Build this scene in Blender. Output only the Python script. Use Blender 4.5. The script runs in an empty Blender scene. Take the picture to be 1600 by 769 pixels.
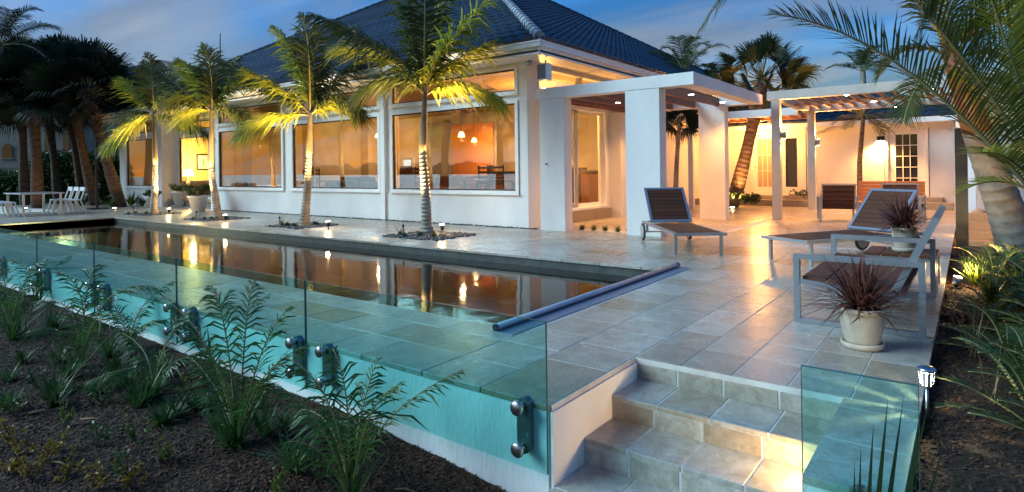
import bpy, math, random
from mathutils import Vector, Matrix, noise
random.seed(7)
scene = bpy.context.scene
COL = scene.collection
PI = math.pi
# ------------------------------------------------------------------ camera
F_PX, YAW, ROLL, CX, CY, CAM_H = 938.8, 0.6491, -0.013, 800.0, 265.8, 1.3
_r = Vector((math.cos(YAW), math.sin(YAW), 0)); FWD = Vector((-math.sin(YAW), math.cos(YAW), 0)); _u = Vector((0, 0, 1))
RGT = _r * math.cos(ROLL) + _u * math.sin(ROLL)
UPV = -_r * math.sin(ROLL) + _u * math.cos(ROLL)
CAM = Vector((0, 0, CAM_H))
cd = bpy.data.cameras.new('camera'); cam = bpy.data.objects.new('camera', cd); COL.objects.link(cam)
M = Matrix((RGT, UPV, -FWD)).transposed().to_4x4(); M.translation = CAM
cam.matrix_world = M
cd.sensor_width = 36; cd.lens = F_PX * 36 / 1600; cd.shift_y = -(384.5 - CY) / 1600; cd.clip_end = 2000; cd.clip_start = .05
scene.camera = cam

# ------------------------------------------------------------------ sky, sun, exposure
SUN_EL, SUN_AZ = math.radians(1.8), Vector((-.75, -.66))      # the sun has just gone down behind the photographer
world = bpy.data.worlds.new('World'); scene.world = world; world.use_nodes = True
wn = world.node_tree.nodes; wl = world.node_tree.links; wn.clear()
def wnode(t, **k):
    n = wn.new(t)
    for a, b in k.items(): setattr(n, a, b)
    return n
sky = wnode('ShaderNodeTexSky', sky_type='NISHITA', sun_disc=False, sun_elevation=SUN_EL,
            sun_rotation=math.atan2(SUN_AZ.x, SUN_AZ.y), air_density=1.0, dust_density=1.2, ozone_density=3.0, altitude=0)
bg = wnode('ShaderNodeBackground'); out = wnode('ShaderNodeOutputWorld')
tc = wnode('ShaderNodeTexCoord'); sp = wnode('ShaderNodeSeparateXYZ'); wl.new(tc.outputs['Generated'], sp.inputs[0])
# cloud sheet: project the view direction on a flat layer so the streaks flatten towards the horizon
zc = wnode('ShaderNodeMath', operation='ADD'); wl.new(sp.outputs[2], zc.inputs[0]); zc.inputs[1].default_value = .16
zm = wnode('ShaderNodeMath', operation='MAXIMUM'); wl.new(zc.outputs[0], zm.inputs[0]); zm.inputs[1].default_value = .05
dx = wnode('ShaderNodeMath', operation='DIVIDE'); wl.new(sp.outputs[0], dx.inputs[0]); wl.new(zm.outputs[0], dx.inputs[1])
dy = wnode('ShaderNodeMath', operation='DIVIDE'); wl.new(sp.outputs[1], dy.inputs[0]); wl.new(zm.outputs[0], dy.inputs[1])
cb = wnode('ShaderNodeCombineXYZ'); wl.new(dx.outputs[0], cb.inputs[0]); wl.new(dy.outputs[0], cb.inputs[1])
mp = wnode('ShaderNodeMapping'); wl.new(cb.outputs[0], mp.inputs[0]); mp.inputs['Rotation'].default_value = (0, 0, -.75); mp.inputs['Scale'].default_value = (.42, 1.15, 1)
nz = wnode('ShaderNodeTexNoise'); wl.new(mp.outputs[0], nz.inputs[0]); nz.inputs['Scale'].default_value = .9; nz.inputs['Detail'].default_value = 7; nz.inputs['Roughness'].default_value = .55; nz.inputs['Distortion'].default_value = .5
cr = wnode('ShaderNodeValToRGB'); wl.new(nz.outputs[0], cr.inputs[0])
cr.color_ramp.elements[0].position = .44; cr.color_ramp.elements[0].color = (0, 0, 0, 1)
cr.color_ramp.elements[1].position = .62; cr.color_ramp.elements[1].color = (1, 1, 1, 1)
# a thin veil of cloud evens out the afterglow: bright parts of the sky are compressed
bw0 = wnode('ShaderNodeRGBToBW'); wl.new(sky.outputs[0], bw0.inputs[0])
v1 = wnode('ShaderNodeMath', operation='MULTIPLY_ADD'); wl.new(bw0.outputs[0], v1.inputs[0]); v1.inputs[1].default_value = 1.1; v1.inputs[2].default_value = .46
veil = wnode('ShaderNodeMix', data_type='RGBA', blend_type='DIVIDE'); veil.inputs[0].default_value = 1; wl.new(sky.outputs[0], veil.inputs[6]); wl.new(v1.outputs[0], veil.inputs[7])
hs = wnode('ShaderNodeHueSaturation'); hs.inputs['Saturation'].default_value = 1.2
tn = wnode('ShaderNodeMix', data_type='RGBA', blend_type='MULTIPLY'); tn.inputs[0].default_value = 1; wl.new(veil.outputs[2], tn.inputs[6]); tn.inputs[7].default_value = (1.14, 1.07, 1.30, 1); wl.new(tn.outputs[2], hs.inputs['Color'])
bw = wnode('ShaderNodeRGBToBW'); wl.new(veil.outputs[2], bw.inputs[0])
grey = wnode('ShaderNodeMix', data_type='RGBA', blend_type='MULTIPLY'); grey.inputs[0].default_value = 1
wl.new(bw.outputs[0], grey.inputs[6]); grey.inputs[7].default_value = (1.16, 1.20, 1.14, 1)
cm = wnode('ShaderNodeMath', operation='MULTIPLY'); wl.new(cr.outputs[0], cm.inputs[0]); cm.inputs[1].default_value = .74
mx = wnode('ShaderNodeMix', data_type='RGBA'); wl.new(cm.outputs[0], mx.inputs[0]); wl.new(hs.outputs[0], mx.inputs[6]); wl.new(grey.outputs[2], mx.inputs[7])
n2 = wnode('ShaderNodeTexNoise'); wl.new(mp.outputs[0], n2.inputs[0]); n2.inputs['Scale'].default_value = 1.7; n2.inputs['Detail'].default_value = 5; n2.inputs['Distortion'].default_value = .8
r2 = wnode('ShaderNodeMapRange'); wl.new(n2.outputs[0], r2.inputs[0]); r2.inputs[1].default_value = .35; r2.inputs[2].default_value = .65; r2.inputs[3].default_value = .78; r2.inputs[4].default_value = 1.12
sh = wnode('ShaderNodeMix', data_type='RGBA', blend_type='MULTIPLY'); sh.inputs[0].default_value = 1; wl.new(mx.outputs[2], sh.inputs[6]); wl.new(r2.outputs[0], sh.inputs[7])
wl.new(sh.outputs[2], bg.inputs[0]); bg.inputs[1].default_value = .15
wl.new(bg.outputs[0], out.inputs[0])
sd = bpy.data.lights.new('sun', 'SUN'); sun = bpy.data.objects.new('sun', sd); COL.objects.link(sun)
sd.energy = 1.15; sd.angle = math.radians(36); sd.color = (.60, .87, .98)
_d = Vector((-SUN_AZ.x, -SUN_AZ.y, -math.tan(math.radians(30)))); sun.rotation_euler = _d.to_track_quat('-Z', 'Y').to_euler()
vs = scene.view_settings; vs.view_transform = 'Standard'; vs.look = 'None'; vs.gamma = 1; vs.exposure = 2.08
vs.use_curve_mapping = False
scene.cycles.max_bounces = 8; scene.cycles.transparent_max_bounces = 24; scene.cycles.glossy_bounces = 4
scene.cycles.sample_clamp_indirect = 4; scene.cycles.caustics_reflective = False; scene.cycles.caustics_refractive = False
scene.cycles.use_denoising = True

# ------------------------------------------------------------------ photo pixel -> point on a plane of the place
def ray(x, y): return FWD + RGT * ((x - CX) / F_PX) - UPV * ((y - CY) / F_PX)
def at(x, y, z=None, Y=None, X=None, D=None):
    d = ray(x, y)
    if D is not None: return CAM + d * D
    if Y is not None: return CAM + d * (Y / d.y)
    if X is not None: return CAM + d * (X / d.x)
    return CAM + d * ((z - CAM_H) / d.z)

# ------------------------------------------------------------------ mesh collector
class MB:
    def __init__(s): s.v = []; s.f = []
    def box(s, x0, x1, y0, y1, z0, z1):
        n = len(s.v)
        s.v += [(x0,y0,z0),(x1,y0,z0),(x1,y1,z0),(x0,y1,z0),(x0,y0,z1),(x1,y0,z1),(x1,y1,z1),(x0,y1,z1)]
        s.f += [tuple(n+i for i in q) for q in ((0,3,2,1),(4,5,6,7),(0,1,5,4),(1,2,6,5),(2,3,7,6),(3,0,4,7))]
        return s
    def bbox(s, x0, x1, y0, y1, z0, z1, b=.006):
        """box with chamfered vertical and top edges"""
        n = len(s.v)
        def ring(i, z):
            return [(x0+i+b,y0+i,z),(x1-i-b,y0+i,z),(x1-i,y0+i+b,z),(x1-i,y1-i-b,z),(x1-i-b,y1-i,z),(x0+i+b,y1-i,z),(x0+i,y1-i-b,z),(x0+i,y0+i+b,z)]
        s.v += ring(0,z0) + ring(0,z1-b) + ring(b,z1)
        for k in (0,8):
            for i in range(8):
                j = (i+1)%8; s.f.append((n+k+i,n+k+j,n+k+8+j,n+k+8+i))
        s.f.append(tuple(n+16+i for i in range(8))); s.f.append(tuple(n+7-i for i in range(8)))
        return s
    def beam(s, a, b, w, h, up=(0,0,1)):
        """rectangular bar between two points"""
        a = Vector(a); b = Vector(b); t = (b-a).normalized(); up = Vector(up)
        if abs(t.dot(up)) > .98: up = Vector((0,1,0)) if abs(t.y) < .9 else Vector((1,0,0))
        sd_ = t.cross(up).normalized(); u2 = sd_.cross(t)
        n = len(s.v)
        for p in (a, b):
            for i, j in ((-1,-1),(1,-1),(1,1),(-1,1)): s.v.append(tuple(p + sd_*(i*w/2) + u2*(j*h/2)))
        s.f += [tuple(n+i for i in q) for q in ((0,3,2,1),(4,5,6,7),(0,1,5,4),(1,2,6,5),(2,3,7,6),(3,0,4,7))]
        return s
    def tube(s, pts, rad, n=8, cap=True):
        pts = [Vector(p) for p in pts]
        if not hasattr(rad, '__len__'): rad = [rad]*len(pts)
        base = len(s.v); ref = None
        for i, p in enumerate(pts):
            t = (pts[min(i+1,len(pts)-1)] - pts[max(i-1,0)])
            if t.length < 1e-9: t = Vector((0,0,1))
            t.normalize()
            if ref is None: ref = Vector((1,0,0)) if abs(t.x) < .8 else Vector((0,1,0))
            a = (ref - t*ref.dot(t)).normalized(); b = t.cross(a); ref = a
            for k in range(n):
                an = 2*PI*k/n; s.v.append(tuple(p + (a*math.cos(an)+b*math.sin(an))*rad[i]))
        for i in range(len(pts)-1):
            for k in range(n):
                k2 = (k+1)%n; q = base+i*n
                s.f.append((q+k,q+k2,q+n+k2,q+n+k))
        if cap:
            s.f.append(tuple(base+n-1-k for k in range(n))); q = base+(len(pts)-1)*n; s.f.append(tuple(q+k for k in range(n)))
        return s
    def lathe(s, c, prof, n=24):
        """profile [(r, z)...] turned about the vertical through c"""
        base = len(s.v)
        for r, z in prof:
            for k in range(n):
                an = 2*PI*k/n; s.v.append((c[0]+r*math.cos(an), c[1]+r*math.sin(an), c[2]+z))
        for i in range(len(prof)-1):
            for k in range(n):
                k2 = (k+1)%n; q = base+i*n; s.f.append((q+k,q+k2,q+n+k2,q+n+k))
        s.f.append(tuple(base+n-1-k for k in range(n))); q = base+(len(prof)-1)*n; s.f.append(tuple(q+k for k in range(n)))
        return s
    def poly(s, pts):
        n = len(s.v); s.v += [tuple(p) for p in pts]; s.f.append(tuple(range(n, n+len(pts)))); return s
    def strip(s, a, b):
        """ribbon between two rows of points"""
        n = len(s.v); m = len(a); s.v += [tuple(p) for p in a] + [tuple(p) for p in b]
        for i in range(m-1): s.f.append((n+i,n+i+1,n+m+i+1,n+m+i))
        return s
    def blob(s, c, r, seed=0, sq=(1,1,1), n=7):
        base = len(s.v); c = Vector(c)
        for i in range(n):
            th = PI*(i+.02)/(n-1+.04)
            for k in range(n+2):
                an = 2*PI*k/(n+2); d = Vector((math.sin(th)*math.cos(an), math.sin(th)*math.sin(an), math.cos(th)))
                rr = r*(1+.28*noise.noise(d*1.6+Vector((seed*3.1,seed,0))))
                s.v.append((c.x+d.x*rr*sq[0], c.y+d.y*rr*sq[1], c.z+d.z*rr*sq[2]))
        m = n+2
        for i in range(n-1):
            for k in range(m):
                k2=(k+1)%m; q=base+i*m; s.f.append((q+k,q+m+k,q+m+k2,q+k2))
        return s
    def mesh(s, name, inv=None):
        me = bpy.data.meshes.new(name)
        v = [tuple(inv @ Vector(p)) for p in s.v] if inv is not None else s.v
        me.from_pydata(v, [], s.f); me.update(); return me
    def build(s, name, mat, parent=None, smooth=False, kind=None):
        if parent is not None:
            root = parent
            while root.parent: root = root.parent
            inv = root.matrix_basis.inverted()
            if s.v and root.type == 'MESH': inv = root.matrix_basis.inverted()
            me = s.mesh(name, inv); o = bpy.data.objects.new(name, me); COL.objects.link(o); o.parent = parent
        else:
            xs = [p[0] for p in s.v]; ys = [p[1] for p in s.v]; z = min(p[2] for p in s.v)
            c = Vector(((min(xs)+max(xs))/2, (min(ys)+max(ys))/2, z))
            me = s.mesh(name, Matrix.Translation(-c)); o = bpy.data.objects.new(name, me); COL.objects.link(o); o.location = c
        me.materials.append(mat)
        if smooth: me.polygons.foreach_set('use_smooth', [True]*len(me.polygons))
        if kind: o['kind'] = kind
        return o
def tag(o, label, cat, group=None):
    o['label'] = label; o['category'] = cat
    if group: o['group'] = group
    return o
def thing(name, label, cat, loc=(0,0,0), rz=0, group=None):
    o = bpy.data.objects.new(name, None); COL.objects.link(o); o.empty_display_size = .1
    o.matrix_basis = Matrix.Translation(Vector(loc)) @ Matrix.Rotation(rz, 4, 'Z')
    return tag(o, label, cat, group)
def structure(o): o['kind'] = 'structure'; return o
def copy_tree(o, parent=None):
    c = o.copy(); COL.objects.link(c)
    if parent is not None: c.parent = parent
    for ch in list(o.children): copy_tree(ch, c)
    return c
def light(name, kind, loc, power, color=(1,.62,.28), parent=None, size=.05, target=None, angle=60, blend=.6):
    ld = bpy.data.lights.new(name, kind); ld.energy = power; ld.color = color
    o = bpy.data.objects.new(name, ld); COL.objects.link(o)
    if kind in ('POINT', 'SPOT'): ld.shadow_soft_size = size
    if kind == 'SPOT': ld.spot_size = math.radians(angle); ld.spot_blend = blend
    if kind == 'AREA': ld.size = size
    m = Matrix.Translation(Vector(loc))
    if target is not None: m = m @ (Vector(target)-Vector(loc)).to_track_quat('-Z','Y').to_matrix().to_4x4()
    if parent is not None:
        root = parent
        while root.parent: root = root.parent
        o.parent = parent; o.matrix_basis = root.matrix_basis.inverted() @ m
    else: o.matrix_basis = m
    return o

# ------------------------------------------------------------------ materials
def newmat(name):
    m = bpy.data.materials.new(name); m.use_nodes = True; nt = m.node_tree; nt.nodes.clear()
    o = nt.nodes.new('ShaderNodeOutputMaterial'); return m, nt, o
def pbr(name, col, rough=.6, metal=0, noise_scale=None, col2=None, bump=0, bump_scale=None, spec=.5, rand=0, stretch=None, detail=5, lo=.35, hi=.65):
    m, nt, o = newmat(name); N = nt.nodes; L = nt.links
    b = N.new('ShaderNodeBsdfPrincipled'); L.new(b.outputs[0], o.inputs[0])
    b.inputs['Base Color'].default_value = (*col, 1); b.inputs['Roughness'].default_value = rough; b.inputs['Metallic'].default_value = metal
    b.inputs['Specular IOR Level'].default_value = spec
    t = N.new('ShaderNodeTexCoord'); src = t.outputs['Object']
    if stretch:
        mpn = N.new('ShaderNodeMapping'); mpn.inputs['Scale'].default_value = stretch; L.new(src, mpn.inputs[0]); src = mpn.outputs[0]
    cout = None
    if noise_scale:
        n = N.new('ShaderNodeTexNoise'); n.inputs['Scale'].default_value = noise_scale; n.inputs['Detail'].default_value = detail; L.new(src, n.inputs[0])
        r = N.new('ShaderNodeValToRGB'); L.new(n.outputs[0], r.inputs[0])
        r.color_ramp.elements[0].position = lo; r.color_ramp.elements[1].position = hi
        r.color_ramp.elements[0].color = (*col, 1); r.color_ramp.elements[1].color = (*(col2 or col), 1); cout = r.outputs[0]
    if rand:
        oi = N.new('ShaderNodeObjectInfo'); ge = N.new('ShaderNodeNewGeometry')
        ad = N.new('ShaderNodeMath'); ad.operation = 'ADD'; L.new(oi.outputs['Random'], ad.inputs[0]); L.new(ge.outputs['Random Per Island'], ad.inputs[1])
        fr = N.new('ShaderNodeMath'); fr.operation = 'FRACT'; L.new(ad.outputs[0], fr.inputs[0])
        mr = N.new('ShaderNodeMapRange'); L.new(fr.outputs[0], mr.inputs[0]); mr.inputs[3].default_value = 1-rand; mr.inputs[4].default_value = 1+rand
        mu = N.new('ShaderNodeMix'); mu.data_type = 'RGBA'; mu.blend_type = 'MULTIPLY'; mu.inputs[0].default_value = 1
        if cout: L.new(cout, mu.inputs[6])
        else: mu.inputs[6].default_value = (*col, 1)
        L.new(mr.outputs[0], mu.inputs[7]); cout = mu.outputs[2]
    if cout: L.new(cout, b.inputs['Base Color'])
    if bump:
        n2 = N.new('ShaderNodeTexNoise'); n2.inputs['Scale'].default_value = bump_scale or 60; n2.inputs['Detail'].default_value = 4; L.new(src, n2.inputs[0])
        bp = N.new('ShaderNodeBump'); bp.inputs['Strength'].default_value = bump; bp.inputs['Distance'].default_value = .02; L.new(n2.outputs[0], bp.inputs['Height']); L.new(bp.outputs[0], b.inputs['Normal'])
    return m
def leafmat(name, col, col2, trans=.35, rough=.45, scale=3, tgain=1.0):
    m, nt, o = newmat(name); N = nt.nodes; L = nt.links
    t = N.new('ShaderNodeTexCoord'); n = N.new('ShaderNodeTexNoise'); n.inputs['Scale'].default_value = scale; n.inputs['Detail'].default_value = 3; L.new(t.outputs['Object'], n.inputs[0])
    ge = N.new('ShaderNodeNewGeometry'); ad = N.new('ShaderNodeMath'); ad.operation = 'MULTIPLY_ADD'; L.new(ge.outputs['Random Per Island'], ad.inputs[0]); ad.inputs[1].default_value = .5; 
    s2 = N.new('ShaderNodeMath'); s2.operation = 'SUBTRACT'; L.new(n.outputs[0], s2.inputs[0]); s2.inputs[1].default_value = .25; L.new(s2.outputs[0], ad.inputs[2])
    r = N.new('ShaderNodeValToRGB'); L.new(ad.outputs[0], r.inputs[0]); r.color_ramp.elements[0].position = .2; r.color_ramp.elements[1].position = .8
    r.color_ramp.elements[0].color = (*col, 1); r.color_ramp.elements[1].color = (*col2, 1)
    p = N.new('ShaderNodeBsdfPrincipled'); L.new(r.outputs[0], p.inputs['Base Color']); p.inputs['Roughness'].default_value = rough; p.inputs['Specular IOR Level'].default_value = .3
    tr = N.new('ShaderNodeBsdfTranslucent'); tg = N.new('ShaderNodeMix'); tg.data_type = 'RGBA'; tg.blend_type = 'MULTIPLY'; tg.inputs[0].default_value = 1; L.new(r.outputs[0], tg.inputs[6]); tg.inputs[7].default_value = (tgain,tgain,tgain,1); L.new(tg.outputs[2], tr.inputs[0])
    ms = N.new('ShaderNodeMixShader'); ms.inputs[0].default_value = trans; L.new(p.outputs[0], ms.inputs[1]); L.new(tr.outputs[0], ms.inputs[2]); L.new(ms.outputs[0], o.inputs[0])
    return m
def glassmat(name, tint, base=.06, gain=1.0, rough=0.0):
    """clear pane: tinted transparency under a Fresnel mirror coat"""
    m, nt, o = newmat(name); N = nt.nodes; L = nt.links
    t = N.new('ShaderNodeBsdfTransparent'); t.inputs[0].default_value = (*tint, 1)
    g = N.new('ShaderNodeBsdfGlossy'); g.inputs['Roughness'].default_value = rough; g.inputs[0].default_value = (1,1,1,1)
    f = N.new('ShaderNodeMath'); f.operation = 'POWER'; lw = N.new('ShaderNodeLayerWeight'); lw.inputs[0].default_value = .5; L.new(lw.outputs['Facing'], f.inputs[0]); f.inputs[1].default_value = 5   # Schlick term, the same on both faces
    ma = N.new('ShaderNodeMath'); ma.operation = 'MULTIPLY_ADD'; ma.use_clamp = True; L.new(f.outputs[0], ma.inputs[0]); ma.inputs[1].default_value = gain; ma.inputs[2].default_value = base
    ms = N.new('ShaderNodeMixShader'); L.new(ma.outputs[0], ms.inputs[0]); L.new(t.outputs[0], ms.inputs[1]); L.new(g.outputs[0], ms.inputs[2]); L.new(ms.outputs[0], o.inputs[0])
    return m
def emit(name, col, strength):
    m, nt, o = newmat(name); e = nt.nodes.new('ShaderNodeEmission'); e.inputs[0].default_value = (*col, 1); e.inputs[1].default_value = strength; nt.links.new(e.outputs[0], o.inputs[0]); return m

def travertine():
    """mottled stone: every slab samples its own piece of rock, some browner, some greyer"""
    m, nt, o = newmat('travertine'); N = nt.nodes; L = nt.links
    def nd(t, **k):
        n = N.new(t)
        for a, b in k.items(): setattr(n, a, b)
        return n
    b = nd('ShaderNodeBsdfPrincipled'); L.new(b.outputs[0], o.inputs[0])
    tcn = nd('ShaderNodeTexCoord'); oi = nd('ShaderNodeObjectInfo'); ge = nd('ShaderNodeNewGeometry')
    ad = nd('ShaderNodeMath', operation='ADD'); L.new(oi.outputs['Random'], ad.inputs[0]); L.new(ge.outputs['Random Per Island'], ad.inputs[1])
    fr = nd('ShaderNodeMath', operation='FRACT'); L.new(ad.outputs[0], fr.inputs[0])
    sc = nd('ShaderNodeVectorMath', operation='SCALE'); sc.inputs[0].default_value = (37,91,13); L.new(fr.outputs[0], sc.inputs['Scale'])
    av = nd('ShaderNodeVectorMath', operation='ADD'); L.new(tcn.outputs['Object'], av.inputs[0]); L.new(sc.outputs[0], av.inputs[1])
    def nz_(scale, det, dist=0, rough=.6):
        n = nd('ShaderNodeTexNoise'); n.inputs['Scale'].default_value = scale; n.inputs['Detail'].default_value = det; n.inputs['Distortion'].default_value = dist; n.inputs['Roughness'].default_value = rough; L.new(av.outputs[0], n.inputs[0]); return n
    n1 = nz_(6.5, 8, .8, .68); n2 = nz_(34, 5, .3)
    r = nd('ShaderNodeValToRGB'); L.new(n1.outputs[0], r.inputs[0]); e = r.color_ramp.elements
    e[0].position = .24; e[0].color = (.25,.215,.17,1); e[1].position = .78; e[1].color = (.50,.48,.44,1)
    k = e.new(.46); k.color = (.36,.325,.27,1); k = e.new(.58); k.color = (.42,.39,.34,1)
    # tone of the slab
    tr = nd('ShaderNodeValToRGB'); L.new(fr.outputs[0], tr.inputs[0]); e = tr.color_ramp.elements; e[0].color = (.76,.67,.56,1); e[1].color = (1.16,1.18,1.2,1); e[1].position = 1
    k = e.new(.22); k.color = (.88,.84,.78,1); k = e.new(.5); k.color = (1.0,1.0,1.0,1); k = e.new(.75); k.color = (.90,.93,.95,1)
    m1 = nd('ShaderNodeMix', data_type='RGBA', blend_type='MULTIPLY'); m1.inputs[0].default_value = 1; L.new(r.outputs[0], m1.inputs[6]); L.new(tr.outputs[0], m1.inputs[7])
    mr2 = nd('ShaderNodeMapRange'); L.new(n2.outputs[0], mr2.inputs[0]); mr2.inputs[1].default_value = .3; mr2.inputs[2].default_value = .7; mr2.inputs[3].default_value = .80; mr2.inputs[4].default_value = 1.10
    m2 = nd('ShaderNodeMix', data_type='RGBA', blend_type='MULTIPLY'); m2.inputs[0].default_value = 1; L.new(m1.outputs[2], m2.inputs[6]); L.new(mr2.outputs[0], m2.inputs[7]); L.new(m2.outputs[2], b.inputs['Base Color'])
    mr = nd('ShaderNodeMapRange'); L.new(n1.outputs[0], mr.inputs[0]); mr.inputs[1].default_value = .3; mr.inputs[2].default_value = .7; mr.inputs[3].default_value = .36; mr.inputs[4].default_value = .24; L.new(mr.outputs[0], b.inputs['Roughness'])
    bp = nd('ShaderNodeBump'); bp.inputs['Strength'].default_value = .07; bp.inputs['Distance'].default_value = .01; L.new(n2.outputs[0], bp.inputs['Height']); L.new(bp.outputs[0], b.inputs['Normal'])
    return m
def watermat():
    m, nt, o = newmat('pool_water'); N = nt.nodes; L = nt.links
    t = N.new('ShaderNodeBsdfTransparent'); t.inputs[0].default_value = (.30,.46,.46,1)
    g = N.new('ShaderNodeBsdfGlossy'); g.inputs['Roughness'].default_value = .06
    tcn = N.new('ShaderNodeTexCoord'); n = N.new('ShaderNodeTexNoise'); n.inputs['Scale'].default_value = 2.6; n.inputs['Detail'].default_value = 3; L.new(tcn.outputs['Object'], n.inputs[0])
    bp = N.new('ShaderNodeBump'); bp.inputs['Strength'].default_value = .08; bp.inputs['Distance'].default_value = .04; L.new(n.outputs[0], bp.inputs['Height']); L.new(bp.outputs[0], g.inputs['Normal'])
    f = N.new('ShaderNodeFresnel'); f.inputs[0].default_value = 1.333
    ms = N.new('ShaderNodeMixShader'); L.new(f.outputs[0], ms.inputs[0]); L.new(t.outputs[0], ms.inputs[1]); L.new(g.outputs[0], ms.inputs[2]); L.new(ms.outputs[0], o.inputs[0])
    return m

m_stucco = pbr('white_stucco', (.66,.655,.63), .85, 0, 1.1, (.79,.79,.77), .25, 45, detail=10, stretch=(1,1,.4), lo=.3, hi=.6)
m_trim = pbr('white_trim', (.76,.76,.74), .5, 0, 3, (.82,.82,.80))
m_perg = pbr('greige_paint', (.40,.40,.37), .55, 0, 3, (.46,.46,.43))
m_trav = travertine()
m_grout = pbr('grout', (.42,.42,.40), .8, 0, 5, (.60,.59,.56), .2, 90)
m_roof = pbr('slate_roof_tile', (.007,.016,.032), .5, 0, 9, (.022,.038,.060), .15, 40, rand=.3)
m_ridge = pbr('ridge_cap', (.20,.24,.28), .5, 0, 6, (.32,.36,.40), rand=.15)
m_wood = pbr('ipe_wood', (.048,.018,.009), .6, 0, 9, (.092,.034,.016), .15, 30, spec=.25, rand=.18, stretch=(1,9,9))
m_woody = pbr('ipe_wood_lengthwise', (.095,.034,.016), .6, 0, 9, (.17,.062,.028), .15, 30, spec=.25, rand=.18, stretch=(9,1,9))
m_rafter = pbr('cedar_rafter', (.15,.062,.030), .6, 0, 7, (.26,.11,.05), .15, 30, stretch=(6,1,6))
m_bench = pbr('lamplit_hardwood', (.30,.11,.035), .5, 0, 7, (.44,.17,.06), .1, 30, stretch=(1,6,6))  # the lamps' orange light is put into this wood colour
m_joist = pbr('pine_joist', (.38,.18,.07), .6, 0, 7, (.50,.25,.11), .1, 30, stretch=(6,1,6))
m_alu = pbr('brushed_aluminium', (.36,.40,.44), .36, .85, 40, (.46,.50,.54), stretch=(1,1,14))
m_steel = pbr('stainless_steel', (.40,.42,.43), .3, 1.0)
m_dark = pbr('dark_metal', (.025,.027,.03), .45, .6)
m_black = pbr('black_rubber', (.02,.02,.02), .7)
m_greyw = pbr('grey_wheel', (.32,.32,.31), .6)
m_slate = pbr('slate_blue_lid', (.16,.19,.26), .4, .2)
m_roll = pbr('satin_lilac_metal', (.50,.52,.60), .38, .45)
m_bracket = pbr('dull_steel', (.22,.24,.25), .4, .9)
m_pot = pbr('cream_clay', (.38,.33,.27), .75, 0, 7, (.50,.44,.36), .15, 50)
m_red = leafmat('red_dracaena', (.075,.028,.022), (.21,.085,.065), .2, .4, 9)
m_frondlit = leafmat('palm_frond_lit', (.11,.14,.016), (.25,.26,.035), .55, .4, 2, 2.0)  # yellowed and brightened: uplight glow is put into the leaf colour
m_frondshade = leafmat('palm_frond_shaded', (.030,.046,.012), (.075,.095,.022), .45, .5, 2, 1.6)  # darker frond copy, shade painted in where the uplights miss
m_fan = leafmat('shaded_palm_leaf', (.006,.012,.006), (.018,.028,.012), .2, .6, 2)  # near-black copy of the fan leaf, unlit shade put into its colour
m_fanshade = bpy.data.materials['shaded_palm_leaf']
m_fan = leafmat('fan_palm_leaf', (.012,.026,.011), (.036,.058,.02), .25, .45, 2)
m_young = leafmat('young_palm_leaf', (.026,.075,.020), (.07,.145,.035), .35, .35, 3)
m_shrub = leafmat('shrub_leaf', (.022,.05,.014), (.06,.10,.026), .3, .45, 5)
m_lime = leafmat('lime_shrub_leaf', (.05,.10,.014), (.16,.19,.03), .35, .45, 5)
m_yellow = leafmat('yellow_leaf', (.20,.13,.015), (.36,.22,.03), .3, .45, 5)
m_dry = leafmat('dry_grass', (.20,.13,.06), (.34,.23,.12), .2, .6, 5)
m_rach = pbr('rachis', (.16,.15,.05), .5, 0, 4, (.24,.20,.08))
m_shaft = pbr('crown_shaft', (.11,.10,.06), .45, 0, 3, (.22,.18,.11), stretch=(3,3,.6))
m_ring = pbr('ringed_trunk', (.25,.21,.16), .75, 0, 5, (.44,.38,.30), .3, 30)
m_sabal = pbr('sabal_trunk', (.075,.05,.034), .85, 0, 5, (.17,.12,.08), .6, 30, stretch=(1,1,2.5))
m_sabshade = pbr('shaded_palm_trunk', (.035,.024,.016), .9, 0, 5, (.085,.058,.038), .6, 30, stretch=(1,1,2.5))  # darker copy of the sabal trunk with shade painted into the bark
m_greytrunk = pbr('grey_palm_trunk', (.13,.115,.095), .8, 0, 4, (.22,.195,.165), .3, 25)
m_mulch = pbr('mulch_soil', (.009,.0045,.002), .9, 0, 9, (.030,.013,.005), .9, 35)
m_chip = pbr('bark_chip', (.062,.025,.009), .85, rand=.9)
m_pebble = pbr('dark_pebble', (.05,.055,.065), .35, rand=.6)
m_poolwall = pbr('pool_tile_wall', (.04,.05,.048), .4, 0, 6, (.07,.08,.072))
m_poolfloor = pbr('pool_plaster', (.028,.045,.050), .8, 0, 2, (.045,.065,.07))
m_water = watermat()
m_bal = glassmat('balustrade_glass', (.71,.94,.93), .02, .6)
m_edge = pbr('glass_edge', (.02,.09,.09), .15, 0, spec=.8)
m_pane = glassmat('window_glass', (.95,.93,.9), .15, .7)
m_doorglass = glassmat('door_glass', (.94,.93,.9), .025, .8)
m_darkglass = pbr('dark_reflective_glass', (.02,.025,.03), .04, 0, spec=1.0)
m_lampglow = emit('warm_bulb', (1,.72,.38), 30)
m_downl = emit('downlight_lens', (1,.78,.48), 22)
m_shade = emit('lit_lamp_shade', (1,.66,.25), 3)
m_ceil = pbr('interior_ceiling', (.26,.15,.08), .9)
m_mat = pbr('mat_board', (.72,.66,.56), .9)
m_iwall = pbr('interior_wall', (.44,.37,.28), .85, 0, 1.2, (.58,.49,.37))
m_yellowwall = pbr('yellow_wall', (.74,.56,.20), .85)
m_orange = pbr('orange_wall', (.72,.26,.07), .8)
m_ifloor = pbr('interior_floor', (.24,.14,.08), .3, 0, 5, (.32,.19,.11))
m_idark = pbr('dark_furniture', (.035,.025,.02), .5)
m_ibrown = pbr('brown_furniture', (.14,.065,.03), .5)
m_igrey = pbr('grey_cabinet', (.25,.25,.25), .5)
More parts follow.
